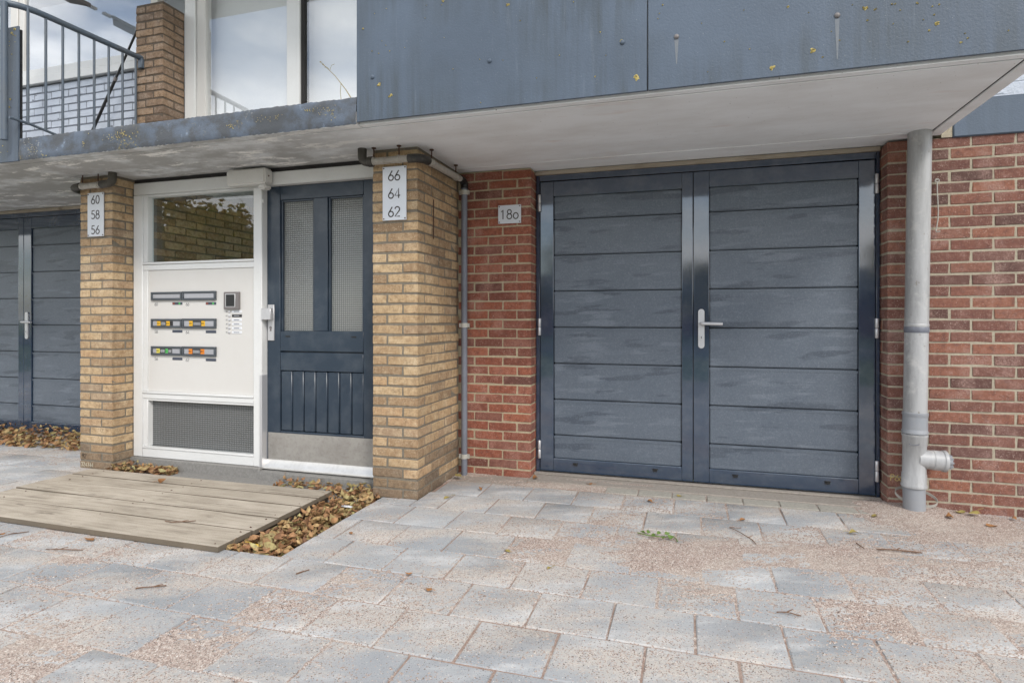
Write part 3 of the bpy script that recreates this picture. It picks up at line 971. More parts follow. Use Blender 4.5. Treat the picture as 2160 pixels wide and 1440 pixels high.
# timber head strips over the garage doors
for dx in (0.0, -6.108):
    t = thing('timber_strip', 'worn pale timber strip above the ' + ('wide garage door by the drainpipe' if dx == 0 else 'garage door half hidden behind a pillar'), 'timber strip', (dx, 4.0, 2.1), 'timber strips above garage doors')
    boxo('strip', M['wood'], t, dx - 1.034, dx + 1.107, 4.012, 4.09, 2.0985, 2.126, bevel=0.003)

# ------------------------------------------------------------------ entrance frame
YF = 3.40
ef = thing('entrance_frame', 'white timber entrance frame holding transom window and letterbox panel', 'door frame', (-3.2, 3.43, 0.06))
wm = M['white']
boxo('frame_post', wm, ef, -3.984, -3.897, YF, YF + .09, 0.064, 2.010, bevel=0.004)
boxo('frame_post', wm, ef, -2.899, -2.828, YF - .004, YF + .10, 0.064, 2.010, bevel=0.004)
boxo('head_rail', wm, ef, -3.984, -1.874, YF + .001, YF + .10, 2.0105, 2.100, bevel=0.004)
boxo('transom_bar', wm, ef, (-3.8965, -2.8995, YF + .004, YF + .09, 1.448, 1.490), (-3.8965, -2.8995, YF - .004, YF + .0035, 1.4905, 1.508), bevel=0.003)
boxo('lower_bar', wm, ef, (-3.8965, -2.8995, YF + .002, YF + .09, 0.498, 0.536), (-3.8965, -2.8995, YF - .006, YF + .05, 0.5365, 0.552), bevel=0.003)
boxo('bottom_rail', wm, ef, (-3.8965, -2.8995, YF + .001, YF + .09, 0.064, 0.128), (-3.8965, -2.8995, YF - .004, YF + .04, 0.1285, 0.142), bevel=0.003)
boxo('glazing_bead', wm, ef, (-3.8965, -3.853, YF + .008, YF + .06, 1.509, 2.009), (-3.8525, -2.9, YF + .008, YF + .06, 1.992, 2.009), bevel=0.002)
boxo('glazing_bead', wm, ef, (-3.8965, -3.853, YF + .008, YF + .06, 0.1425, 0.4975), (-3.8525, -2.9, YF + .008, YF + .06, 0.482, 0.4975), bevel=0.002)
boxo('glazing_bead', wm, ef, (-3.8965, -3.853, YF + .006, YF + .06, 0.5525, 1.4475), bevel=0.002)
boxo('transom_pane', M['glass'], ef, -3.8525, -2.9, YF + .047, YF + .052, 1.509, 1.9915)
boxo('patterned_pane', M['waffle_dark'], ef, -3.8525, -2.9, YF + .05, YF + .055, 0.1425, 0.4815)
boxo('letterbox_panel', M['cream'], ef, -3.8525, -2.9, YF + .012, YF + .04, 0.5525, 1.4475, bevel=0.001)
boxo('edge_guard', M['alu'], ef, (-2.845, -2.8235, YF - .0065, YF - .0045, 0.066, 0.70), (-2.8275, -2.8235, YF - .0043, YF + .09, 0.066, 0.70))
boxo('gap_sealant', M['groove'], ef, -3.984, -1.874, YF + .012, YF + .09, 2.1005, 2.128)
# small round door buffer on the post
bm = bmesh.new()
tube(bm, [(-2.829, YF + .012, 1.905), (-2.818, YF + .012, 1.905)], .013, 14)
put('buffer', mesh_of(bm, 'buffer'), wm, ef)

# white box of the entrance lamp
al = thing('light_box', 'white plastic box fitted under the soffit above the entrance', 'light box', (-2.9, 3.35, 2.05))
bm = bmesh.new()
box(bm, -3.06, -2.735, 3.315, 3.398, 2.004, 2.112)
bmesh.ops.bevel(bm, geom=[e for e in bm.edges], offset=0.012, segments=3, affect='EDGES')
put('housing', mesh_of(bm, 'housing', angle=15), M['white_plastic'], al)
bm = bmesh.new()
box(bm, -2.802, -2.742, 3.325, 3.395, 1.970, 2.006)
bmesh.ops.bevel(bm, geom=[e for e in bm.edges], offset=0.010, segments=3, affect='EDGES')
put('lower_lid', mesh_of(bm, 'lower_lid', angle=15), M['white_plastic'], al)
tubeo('screw', M['rust'], al, [(-2.7355, 3.35, 2.06), (-2.731, 3.35, 2.06)], .005, 10)

# letterboxes: each a thing on the panel
YL = YF + .012
BOXROW = [(1.225, 1.286), (1.022, 1.089), (0.821, 0.887)]
BOXCOL = [(-3.815, -3.530), (-3.525, -3.227)]
NUMS = [('60', '66'), ('58', '64'), ('56', '62')]
SLAB = {'60': 'top left letterbox with blank silver flap, above the number 60', '66': 'top right letterbox with blank silver flap, above the number 66',
        '58': 'letterbox with two yellow labels and a black one, above the number 58', '64': 'letterbox with two yellow labels, above the number 64',
        '56': 'letterbox with pale yellow and green labels, above the number 56', '62': 'letterbox with two orange labels, above the number 62'}
for r in range(3):
    for cidx in range(2):
        (zb, zt), (xa, xb) = BOXROW[r], BOXCOL[cidx]
        if cidx == 1: zb, zt = zb - .002, zt + .002
        num = NUMS[r][cidx]
        lb = thing('letterbox', SLAB[num], 'letterbox', ((xa + xb) / 2, YL, zb), 'letterboxes on the white panel')
        bm = bmesh.new()
        y0 = YL - .016
        bw = .014
        for d in ((xa, xb, zt - bw, zt), (xa, xb, zb, zb + bw), (xa, xa + bw, zb + bw, zt - bw), (xb - bw, xb, zb + bw, zt - bw)):
            box(bm, d[0], d[1], y0, YL + .002, d[2], d[3])
        put('rim', mesh_of(bm, 'rim', 0.0015), M['letter_frame'], lb)
        fl = boxo('flap', M['letter_flap'], lb, xa + bw + .001, xb - bw - .001, y0 + .006, YL + .002, zb + bw + .001, zt - bw - .001, bevel=0.001)
        zc = (zb + zt) / 2
        hh = (zt - zb) / 2 - bw - .003
        ys = y0 + .0048
        lay = {'58': [('yellow_label', .055, .09, 'NEE'), ('black_label', .09, .142, '~'), ('yellow_label', .142, .175, 'NEE'), ('black_label', .175, .205, '')],
               '64': [('yellow_label', .062, .095, 'NEE'), ('black_label', .095, .172, '~'), ('yellow_label', .172, .205, 'NEE')],
               '56': [('pale_label', .05, .083, 'NEE'), ('black_label', .083, .135, '~'), ('green_label', .135, .158, 'JA'), ('black_label', .158, .198, '~')],
               '62': [('orange_label', .058, .092, 'NEE'), ('black_label', .092, .165, '~'), ('orange_label', .165, .2, 'NEE')]}.get(num, [])
        for mname, a, b, txt in lay:
            st = boxo('label', M[mname], fl, xa + a + .0004, xb * 0 + xa + b - .0004, ys, y0 + .0058, zc - hh, zc + hh)
            if txt in ('NEE', 'JA'):
                h = .012
                write('lettering', txt, xa + (a + b) / 2 - len(txt) * .0052, zc - h / 2, ys - .0002, h, .0022, M['black_label'], fl, adv=.8, t=.0004)
            elif txt == '~':
                for q in range(3):
                    boxo('lettering', M['paper'], fl, xa + a + .006, xa + b - .006, ys - .0006, ys - .0002, zc - .010 + q * .0075, zc - .0075 + q * .0075)
        # number and the small name plate under each box
        write('numeral', num, xa + .022, zb - .040, YL - .0002, .024, .0022, M['letter_frame'], lb, adv=.66)
        pz = zb - .024
        np_ = boxo('name_plate', M['plate_dark'], lb, xb - .094, xb - .004, YL - .0025, YL + .001, pz - .009, pz + .009)
        if r == 0:
            boxo('label', M['red_label'], np_, xb - .092, xb - .072, YL - .0032, YL - .0027, pz - .007, pz + .007)
            boxo('label', M['green_label'], np_, xb - .036, xb - .022, YL - .0032, YL - .0027, pz - .007, pz + .007)

ic = thing('intercom', 'grey video intercom with bell buttons and name cards on white panel', 'intercom', (-3.08, YL, 1.16))
bm = bmesh.new()
box(bm, -3.149, -3.021, YL - .020, YL + .002, 1.156, 1.279)
put('housing', mesh_of(bm, 'housing', 0.004, 2, angle=15), M['intercom'], ic)
boxo('bezel', M['alu'], ic, -3.133, -3.047, YL - .022, YL - .0195, 1.172, 1.266, bevel=0.001)
boxo('screen', M['black'], ic, -3.126, -3.054, YL - .0232, YL - .0222, 1.177, 1.260)
BELL = ['66', '64', '62', '60', '58', '56']
for k in range(6):
    z = 1.140 - k * .0293
    bm = bmesh.new()
    tube(bm, [(-3.113, YL + .001, z), (-3.113, YL - .006, z), (-3.113, YL - .008, z)], [.0085, .0085, .005], 14)
    put('bell_button', mesh_of(bm, 'bell_button'), M['alu'], ic)
    cd = boxo('name_card', M['paper'] if k != 1 else M['black_label'], ic, -3.092, -3.008, YL - .003, YL + .001, z - .0095, z + .0095, bevel=.0008)
    boxo('lettering', M['letter_frame'] if k != 1 else M['letter_flap'], cd, -3.075, -3.028, YL - .0036, YL - .0031, z - .002, z + .0025)
    write('numeral', BELL[k], -3.147, z - .0055, YL - .0002, .011, .0014, M['letter_frame'], ic, adv=.7, t=.0004)

# ------------------------------------------------------------------ entrance door
YD = 3.447
dr = thing('entrance_door', 'dark blue front door with two patterned panes and steel kick plate', 'door', (-2.42, 3.47, 0.05))
dm = M['door']
XL, XR = -2.826, -1.90
boxo('stile', dm, dr, XL, -2.718, YD, YD + .045, 0.05, 2.010, bevel=0.003)
boxo('stile', dm, dr, -2.064, XR, YD, YD + .045, 0.05, 2.010, bevel=0.003)
boxo('top_rail', dm, dr, -2.7175, -2.0645, YD + .001, YD + .045, 1.912, 2.009, bevel=0.003)
boxo('mullion', dm, dr, -2.446, -2.337, YD + .001, YD + .045, 1.006, 1.9115, bevel=0.003)
boxo('lock_rail', dm, dr, -2.7175, -2.0645, YD + .001, YD + .045, 0.866, 1.0055, bevel=0.003)
boxo('lock_rail', dm, dr, -2.7175, -2.0645, YD + .001, YD + .045, 0.731, 0.858, bevel=0.004)
boxo('bottom_rail', dm, dr, -2.7175, -2.0645, YD + .001, YD + .045, 0.055, 0.312, bevel=0.003)
boxo('core', dm, dr, -2.717, -2.065, YD + .03, YD + .04, 0.312, 0.87)
pw = (2.7175 - 2.0645) / 7
for k in range(7):
    xa = -2.7175 + k * pw
    boxo('plank', dm, dr, xa + .003, xa + pw - .003, YD + .008, YD + .03, 0.314, 0.728, bevel=0.005)
for xa, xb in ((-2.7175, -2.4465), (-2.3365, -2.0645)):
    boxo('glazing_bead', dm, dr, (xa, xa + .014, YD + .012, YD + .03, 1.006, 1.9115), (xb - .014, xb, YD + .012, YD + .03, 1.006, 1.9115), (xa + .0145, xb - .0145, YD + .012, YD + .03, 1.9, 1.9115), bevel=.002)
    boxo('patterned_pane', M['waffle'], dr, xa, xb, YD + .030, YD + .036, 1.006, 1.9115)
for cx in (-2.655, -2.137):
    boxo('drain_slot', M['black'], dr, cx - .018, cx + .018, YD - .0015, YD + .0035, 0.963, 0.973, bevel=.001)
boxo('kick_plate', M['kick'], dr, XL + .012, XR, YD - .003, YD - .0004, 0.108, 0.298)
bm = bmesh.new()
prof = [(YD - .0005, .112), (YD - .010, .112), (YD - .048, .066), (YD - .048, .054), (YD - .0005, .054)]
vs0 = [bm.verts.new((-2.855, y, z)) for y, z in prof]
vs1 = [bm.verts.new((XR, y, z)) for y, z in prof]
bm.faces.new(vs0); bm.faces.new(list(reversed(vs1)))
for k in range(5):
    bm.faces.new((vs0[k], vs1[k], vs1[(k + 1) % 5], vs0[(k + 1) % 5]))
put('weather_bar', mesh_of(bm, 'weather_bar'), M['steel'], dr)
lk = boxo('lock_plate', M['alu'], dr, -2.814, -2.762, YD - .009, YD - .0004, 0.938, 1.188, bevel=.0015)
boxo('knob', M['alu'], lk, (-2.826, -2.749, YD - .062, YD - .035, 1.083, 1.162), (-2.80, -2.776, YD - .035, YD - .0085, 1.11, 1.135), bevel=.002)
bm = bmesh.new()
tube(bm, [(-2.788, YD - .0085, 1.028), (-2.788, YD - .013, 1.028)], .0095, 14)
box(bm, -2.793, -2.783, YD - .0125, YD - .009, 1.004, 1.026)
put('lock_cylinder', mesh_of(bm, 'lock_cylinder', .0005), M['intercom'], lk)

# ------------------------------------------------------------------ house numbers
def number_plate(name, label, x0, x1, z0, z1, y, lines, h, mat, group):
    s = thing(name, label, 'number sign', ((x0 + x1) / 2, y, z0), group)
    boxo('plate', mat, s, x0, x1, y - .006, y, z0, z1, bevel=.001)
    for txt, x, z in lines:
        write('numeral', txt, x, z, y - .0062, h, .0075 if h < .1 else .01, M['numeral'], s, adv=.70)
    for sx in (x0 + .009, x1 - .009):
        for sz in (z0 + .010, z1 - .010):
            tubeo('screw', M['rust'], s, [(sx, y - .0055, sz), (sx, y - .0085, sz)], .0042, 10)
    return s


YP = 3.231
xs = -1.717 - .042
number_plate('house_number', 'silver plate with 66 64 62 on the yellow pillar right of the blue door', -1.798, -1.637, 1.690, 2.019, YP, [('66', xs, 1.932), ('64', xs, 1.823), ('62', xs, 1.711)], .062, M['sign'], 'house number plates')
xs = -4.135 - .042
number_plate('house_number', 'silver plate with 60 58 56 on the yellow pillar left of the letterboxes', -4.214, -4.057, 1.688, 2.007, YP, [('60', xs, 1.925), ('58', xs, 1.816), ('56', xs, 1.706)], .062, M['sign'], 'house number plates')
number_plate('house_number', 'small white plate reading 18o on the red brick pier', -1.268, -1.103, 1.749, 1.876, 3.893, [('18o', -1.252, 1.779)], .066, M['sign_white'], 'house number plates')
write('chalk_mark', '324744', -4.285, 0.008, 3.2325, .028, .0035, M['chalk'], p1, adv=.72)
write('ink_mark', '92', -4.281, 0.068, 3.2325, .034, .004, M['black'], p1, adv=.66, slant=.15)

# ------------------------------------------------------------------ balcony deck
YB = 2.77
bd = thing('balcony_deck', 'concrete balcony deck with white soffit and blue grey front edge', 'balcony', (-1.5, 3.3, 2.13))
boxo('soffit_slab', M['soffit'], bd, -10.5, 1.292, YB + .079, 4.2, 2.130, 2.268, bevel=0.002)
boxo('soffit_margin', M['soffit'], bd, 1.302, 1.368, YB + .045, 3.884, 2.128, 2.268, bevel=0.004)
boxo('soffit_margin', M['soffit'], bd, (-10.5, -1.705, YB + .010, YB + .068, 2.130, 2.20), (-1.70, 1.302, YB + .026, YB + .068, 2.131, 2.20), bevel=0.002)
boxo('drip_groove', M['groove'], bd, (-10.4, 1.29, YB + .05, YB + .09, 2.138, 2.25), (1.285, 1.31, YB + .09, 3.88, 2.134, 2.25))
boxo('soffit_step', M['soffit'], bd, -1.56, 1.30, 3.79, 3.798, 2.1265, 2.133, bevel=0.002)
# the weathered front edge of the deck, a rough plaster strip
bm = bmesh.new()
nx_, nz_ = 160, 8
for (xa, xb) in ((-4.222, -1.702),):
    g = {}
    for i in range(nx_ + 1):
        for j in range(nz_ + 1):
            u, v = xa + (xb - xa) * i / nx_, 2.132 + .145 * j / nz_
            bulge = 0.004 * math.sin(u * 5.1) * math.sin(v * 30) + random.uniform(-.001, .001)
            edge = 0.006 if j in (0, nz_) else 0
            dz = random.uniform(-.003, .002) if j in (0, nz_) else 0
            g[i, j] = bm.verts.new((u, YB + edge + bulge, v + dz))
    for i in range(nx_):
        for j in range(nz_):
            bm.faces.new((g[i, j], g[i + 1, j], g[i + 1, j + 1], g[i, j + 1]))
    for i in range(nx_):      # top return
        a = bm.verts.new((g[i, nz_].co.x, YB + .2, g[i, nz_].co.z)); b_ = bm.verts.new((g[i + 1, nz_].co.x, YB + .2, g[i + 1, nz_].co.z))
        bm.faces.new((g[i, nz_], g[i + 1, nz_], b_, a))
me = mesh_of(bm, 'edge_band', angle=60)
put('edge_band', me, M['edge'], bd)
lc = bmesh.new()
rr = random.Random(77)
for cx, cy, sx, sy, n_, lo, hi in ((255, 288, 22, 9, 46, .0012, .0045), (240, 292, 34, 8, 24, .001, .003), (488, 266, 8, 7, 14, .0012, .004), (563, 252, 22, 6, 16, .001, .003), (588, 247, 8, 5, 8, .001, .004), (652, 232, 10, 6, 20, .001, .003), (690, 232, 22, 9, 26, .001, .003), (703, 245, 5, 10, 8, .0012, .0035), (176, 306, 3, 9, 9, .0012, .004), (70, 318, 12, 14, 22, .001, .0028), (95, 326, 6, 4, 9, .001, .003)):
    for k in range(n_):
        a_, b_ = (rr.gauss(cx, sx * .6) - 1080.) / 1239., (672. - rr.gauss(cy, sy * .6)) / 1239.
        t_ = YB / (math.sin(CAM_YAW) * a_ + math.cos(CAM_YAW))
        x_, z_ = (math.cos(CAM_YAW) * a_ - math.sin(CAM_YAW)) * t_, 1.09 + b_ * t_
        if 2.137 < z_ < 2.272:
            q_ = rr.uniform(lo, hi)
            c_ = lc.verts.new((x_, YB - .007, z_))
            rv = [lc.verts.new((x_ + q_ * rr.uniform(.5, 1.4) * math.cos(1.0472 * j), YB - .0045, z_ + q_ * rr.uniform(.5, 1.4) * math.sin(1.0472 * j))) for j in range(6)]
            for j in range(6): lc.faces.new((c_, rv[j], rv[(j + 1) % 6]))
tag(put('lichen_specks', mesh_of(lc, 'lichen_specks'), M['lichen'], bd), kind='stuff')
boxo('deck_floor', M['concrete'], bd, -10.5, 1.36, YB + .06, 4.0, 2.268, 2.276)


def lichen_mesh(bm, x, z, r, y, rr):
    n = 11
    for blob in range(2 if r < .006 else 5):
        ox, oz = (0, 0) if blob == 0 else (rr.uniform(-r, r) * 1.1, rr.uniform(-r, r) * .8)
        q = r * (1 if blob == 0 else rr.uniform(.35, .7))
        c = bm.verts.new((x + ox, y - .0012, z + oz))
        ringv = [bm.verts.new((x + ox + q * rr.uniform(.45, 1.35) * math.cos(2 * math.pi * k / n), y + .0005, z + oz + q * rr.uniform(.45, 1.35) * math.sin(2 * math.pi * k / n))) for k in range(n)]
        mid = [bm.verts.new((c.co + v.co) / 2 + Vector((0, -.0035 * rr.uniform(.6, 1.3), 0))) for v in ringv]
        for k in range(n):
            bm.faces.new((ringv[k], ringv[(k + 1) % n], mid[(k + 1) % n], mid[k]))
            bm.faces.new((mid[k], mid[(k + 1) % n], c))


def px_fascia(px, py):
    """Photo measurements of marks on the fascia plane, kept as metres."""
    a, b = (px - 1080.) / 1239., (672. - py) / 1239.
    s, c = math.sin(CAM_YAW), math.cos(CAM_YAW)
    t = YB / (s * a + c)
    return (c * a - s) * t, 1.09 + b * t


def fascia(label, xa, xb, z0_, z1_, bolts, spots):
    f = thing('fascia_panel', label, 'balcony panel', ((xa + xb) / 2, YB, z0_), 'blue grey balcony panels')
    bm = bmesh.new()
    box(bm, xa, xb, YB, YB + .012, z0_, z1_)
    put('board', mesh_of(bm, 'board', 0.002), M['fascia'], f)
    boxo('dark_seam_backing', M['black'], f, xa + .004, xb + .0035, YB + .013, YB + .025, z0_ + .006, z1_ - .02)  # black backing added so the seam and lower gap read dark
    for px, py in bolts:
        x, z = px_fascia(px, py)
        bm = bmesh.new()
        tube(bm, [(x, YB + .001, z), (x, YB - .003, z), (x, YB - .0065, z), (x, YB - .0085, z)], [.0115, .0112, .008, .003], 14)
        put('bolt', mesh_of(bm, 'bolt'), M['fascia'] if px not in (1427, 1766) else M['intercom'], f)
    sm = bmesh.new()
    rr = random.Random(int(xa * 100) + 5)
    for px, py, d in spots:
        x, z = px_fascia(px, py)
        if d >= 9:
            bm = bmesh.new()
            lichen_mesh(bm, x, z, d * .00085, YB, rr)
            put('lichen', mesh_of(bm, 'lichen'), M['lichen'], f)
        else:
            lichen_mesh(sm, x, z, max(d, 2.2) * .00075, YB, rr)
    tag(put('lichen_specks', mesh_of(sm, 'lichen_specks'), M['lichen'], f), kind='stuff')
    return f


rr = random.Random(3)
sp1 = [(800, 179, 12), (824, 201, 11), (766, 61, 7), (935, 3, 8), (1072, 10, 9), (1311, 87, 10), (1343, 165, 17), (1266, 68, 5), (1255, 162, 5), (1180, 117, 4), (1014, 217, 4), (790, 29, 3), (785, 108, 4), (822, 108, 4), (806, 87, 3), (814, 96, 3), (799, 113, 3), (897, 39, 3), (1097, 44, 4), (1132, 165, 3), (956, 146, 3), (1061, 127, 3), (1012, 126, 3), (854, 101, 2), (932, 11, 3), (815, 19, 3), (1278, 117, 3), (1210, 5, 4), (900, 12, 2), (937, 80, 2)]
sp2 = [(1398, 11, 6), (1388, 40, 3), (1391, 29, 3), (1627, 144, 12), (1714, 107, 13), (1735, 121, 5), (1528, 88, 5), (1581, 104, 4), (1662, 15, 7), (1825, 18, 11), (1845, 21, 7), (1830, 43, 6), (1934, 7, 6), (1960, 64, 7), (1977, 49, 11), (1970, 32, 5), (1881, 9, 5), (1888, 9, 5), (2026, 90, 6), (2041, 81, 5), (1771, 85, 4), (1754, 67, 3), (2127, 65, 4), (1916, 88, 5), (1480, 50, 3), (1493, 152, 3), (1569, 22, 3), (1706, 27, 3), (1798, 11, 3), (1884, 51, 3), (1948, 42, 4), (2036, 71, 3), (1899, 22, 4), (1967, 14, 4), (1981, 10, 5)]
sp0 = [(22, 210, 9), (20, 226, 8), (8, 264, 8), (3, 292, 5), (6, 308, 5), (8, 75, 9), (25, 70, 9), (15, 66, 7), (32, 62, 9), (20, 88, 5), (5, 88, 5), (12, 107, 4), (25, 115, 4), (20, 97, 3), (32, 89, 3), (0, 171, 4), (16, 320, 3), (2, 322, 3), (27, 150, 3), (10, 72, 6), (28, 74, 6), (33, 76, 5)]
fascia('blue grey balcony panel with lichen spots, its right edge at the seam', -1.700, -0.1825, 2.140, 3.05, [(786, 163), (1033, 129), (1313, 90)], sp1)
FP2 = fascia('blue grey balcony panel with two rust streaked bolts, above the garage door', -0.1775, 1.372, 2.140, 3.05, [(1427, 78), (1766, 33)], sp2)
fascia('narrow grimy end of a blue grey balcony panel below the railing post', -7.3, -4.228, 2.128, 3.018, [(9, 265), (6, 78)], sp0)
# pale run-off streaks below the two bare bolts
for px, py, ln in ((1427, 84, .11), (1766, 40, .17)):
    x, z = px_fascia(px, py)
    bm = bmesh.new()
    for q, wq in ((0, .009), (1, .004)):
        vv = [bm.verts.new(p) for p in ((x - wq, YB - .0006 - q * .0003, z), (x + wq, YB - .0006 - q * .0003, z), (x + wq * .25, YB - .0006 - q * .0003, z - ln * (1 - .3 * q)), (x - wq * .2, YB - .0006 - q * .0003, z - ln * (1 - .3 * q)))]
        bm.faces.new(vv)
    put('runoff_stain', mesh_of(bm, 'runoff_stain', smooth=False), M['stain'], FP2)

# ------------------------------------------------------------------ railing on the left
rl = thing('railing', 'blue grey steel balcony railing running back to the brown pillar', 'railing', (-4.2, 3.2, 2.27))
XRL = -4.2
path = [(-7.0, 2.69, 3.150), (-4.5, 2.69, 3.150)] + arc((-4.40, 2.69, 3.150), (-4.2, 2.69, 3.150), (XRL, 2.92, 3.155), 8) + [(XRL, 3.655, 3.175)]
tubeo('handrail', M['rail'], rl, path, .021, 14)
tubeo('post', M['rail'], rl, [(-4.255, 2.705, 2.25), (-4.255, 2.705, 3.145)], .021, 14)
for k in range(8):
    y = 2.811 + k * .1135
    tubeo('baluster', M['rail'], rl, [(XRL, y, 2.28 if k > 2 else 2.375), (XRL, y, 3.155)], .0085, 10)
tubeo('bottom_bar', M['rail'], rl, [(XRL, 2.70, 2.39), (XRL, 2.82, 2.385), (XRL, 3.02, 2.36), (XRL, 3.10, 2.28)], .009, 10)
boxo('wall_bracket', M['rail'], rl, -4.215, -4.170, 3.634, 3.658, 3.09, 3.165, bevel=.003)

pole = thing('awning_pole', 'thin dark two part pole leaning by the upper brown pillar', 'pole', (-4.79, 3.72, 2.27))
a, b = Vector((-5.05, 3.72, 2.276)), Vector((-4.30, 3.77, 3.60))
tubeo('lower_tube', M['black'], pole, [a, a.lerp(b, .62)], .012, 10)
tubeo('upper_tube', M['black'], pole, [a.lerp(b, .60), b], .0095, 10)
tubeo('collar', M['intercom'], pole, [a.lerp(b, .605), a.lerp(b, .625)], .0145, 10)

# ------------------------------------------------------------------ upper storey
up = thing('brick_pillar', 'brown brick pillar of the upper storey beside the tall window', 'pillar', (-4.12, 3.76, 2.27))
pillar(up, -4.262, -3.984, 3.66, 3.865, 2.277, 21, [M['brown']], M['mortar_b'], first=0)
uwl = thing('painted_brick_wall', 'pale blue painted brick wall behind the steel railing', 'wall', (-5.3, 3.9, 2.27))
for r in range(14):
    x = -6.75 + (r % 2) * 0.105
    while x < -4.27:
        xe = min(x + 0.199, -4.262)
        if xe - x > .03:
            brick(uwl, M['wbrick'], x, xe, 3.87, 3.97, 2.277 + r * .0655 + .0055, 2.277 + (r + 1) * .0655 - .0055)
        x += 0.2105
boxo('mortar', M['wmortar'], uwl, -9.0, -4.262, 3.8745, 4.0, 2.277, 3.205)

wl = thing('window', 'wide upper window with white sill mirroring the sky behind railing', 'window', (-5.2, 3.87, 3.2), 'upper storey windows')
boxo('sill', M['white'], wl, (-9.0, -4.264, 3.835, 3.95, 3.205, 3.272), (-9.0, -4.264, 3.848, 3.95, 3.276, 3.345), bevel=.004)
boxo('frame', M['cream'], wl, (-5.995, -5.905, 3.862, 3.93, 3.347, 4.15), (-5.900, -5.835, 3.872, 3.93, 3.347, 4.15), (-4.34, -4.264, 3.862, 3.93, 3.347, 4.15), (-9.0, -4.264, 3.862, 3.93, 4.151, 4.24), bevel=.004)
boxo('pane', M['glass_up'], wl, -5.834, -4.341, 3.895, 3.901, 3.347, 4.15)
boxo('pane', M['glass_up'], wl, -9.0, -5.996, 3.895, 3.901, 3.347, 4.15)

wr = thing('window', 'tall upper window with white posts above the entrance', 'window', (-3.0, 3.88, 2.28), 'upper storey windows')
boxo('frame_post', M['white'], wr, (-3.983, -3.875, 3.866, 3.95, 2.277, 4.24), bevel=.004)
boxo('frame_post', M['cream'], wr, (-3.870, -3.785, 3.880, 3.95, 2.277, 4.24), bevel=.004)
boxo('frame_post', M['white'], wr, (-2.990, -2.872, 3.866, 3.95, 2.277, 4.24), bevel=.004)
boxo('weather_seal', M['groove'], wr, (-2.871, -2.845, 3.885, 3.95, 2.277, 4.24))
boxo('frame_post', M['white'], wr, (1.25, 1.36, 3.866, 3.95, 2.277, 4.24), bevel=.004)
boxo('pane', M['glass_clear'], wr, -3.784, -2.991, 3.905, 3.911, 2.277, 4.24)
boxo('pane', M['glass_clear'], wr, -2.844, 1.249, 3.905, 3.911, 2.277, 4.24)

rm = thing('upper_room', 'pale room interior seen dimly behind the tall upper window', 'room', (-3.5, 6, 2.28))
boxo('wall', M['room'], rm, (-9.0, 3.0, 5.09, 5.15, 2.20, 4.3), (-3.99, -3.93, 3.96, 5.085, 2.28, 4.3), (1.3, 1.36, 3.96, 5.085, 2.28, 4.3), (-9.06, -9.0, 3.9, 5.085, 2.28, 4.3))
boxo('ceiling', M['room'], rm, -9.0, 3.0, 3.95, 5.15, 4.301, 4.36)
boxo('floor', M['concrete'], rm, -9.0, 3.0, 4.01, 5.09, 2.20, 2.275)
boxo('curtain', M['curtain'], rm, (-9.0, -4.0, 4.35, 4.37, 2.3, 4.25))
boxo('curtain', M['curtain'], rm, (-3.9, 1.2, 4.02, 4.03, 2.3, 4.25))
ud = thing('balcony_deck', 'white upper gallery deck over the tall window', 'balcony', (-1.5, 3.3, 4.17))
boxo('slab', M['white'], ud, -4.85, 4.0, 2.77, 3.86, 4.25, 4.40, bevel=.005)
boxo('upper_wall', M['wbrick'], ud, -10, 4.0, 3.861, 4.2, 4.405, 6.8)

aw = thing('reflection_strut', 'flat grey strut standing in for a reflection on the wide upper window', 'strut', (-4.98, 3.4, 3.76))
bm = bmesh.new()
box(bm, -5.03, -4.92, 2.95, 3.80, 3.765, 3.80)  # added bar that imitates a grey shape mirrored in the window
for v in bm.verts:
    if v.co.y > 3.5 and v.co.x < -5: v.co.y -= .10
put('strut_bar', mesh_of(bm, 'strut_bar', .004), M['intercom'], aw)
boxo('wall_bracket', M['alu'], aw, -4.96, -4.93, 3.79, 3.862, 3.775, 3.795)

# hall behind the entrance
hl = thing('hallway', 'yellow brick hallway wall seen through the transom window', 'hallway', (-3.9, 4.5, 0))
for r in range(13):
    z = 1.32 + r * YC
    y = 3.50 - (r % 2) * .105
    while y < 4.85:
        if y > 3.4:
            brick(hl, M['yellow'], -3.99, -3.90, y, y + .196, z + JT / 2, z + YC - JT / 2)
        y += .2065
boxo('mortar', M['mortar_y'], hl, -4.05, -3.907, 3.50, 5.05, 0.0, 2.125)
boxo('side_wall', M['room'], hl, -1.86, -1.80, 3.91, 5.05, 0.0, 2.125)
boxo('rear_wall', M['room'], hl, (-4.0, -3.9, 5.05, 5.11, 0, 2.125), (-1.9, -1.8, 5.05, 5.11, 0, 2.125))
boxo('floor', M['room'], hl, -4.0, -1.8, 3.61, 5.11, -0.05, 0.03)
boxo('added_daylight_pane', M['glass'], hl, -3.9, -1.9, 5.08, 5.086, 0.0, 2.125)  # unseen glazed back, added to let daylight onto the brick wall

# ------------------------------------------------------------------ pipes
dp = thing('drainpipe', 'thick white drainpipe with grey branch fitting on red wall', 'drainpipe', (1.22, 3.80, 0))
DX, DY = 1.213, 3.795


def px_(z):                     # the pipe leans a little to the right at its top
    return DX + (z - 0.45) * 0.0145


def stack(name, mat, prof, parent=dp, n=28):
    bm = bmesh.new()
    tube(bm, [(px_(z), DY, z) for z, r in prof], [r for z, r in prof], n)
    return put(name, mesh_of(bm, name, angle=50), mat, parent)


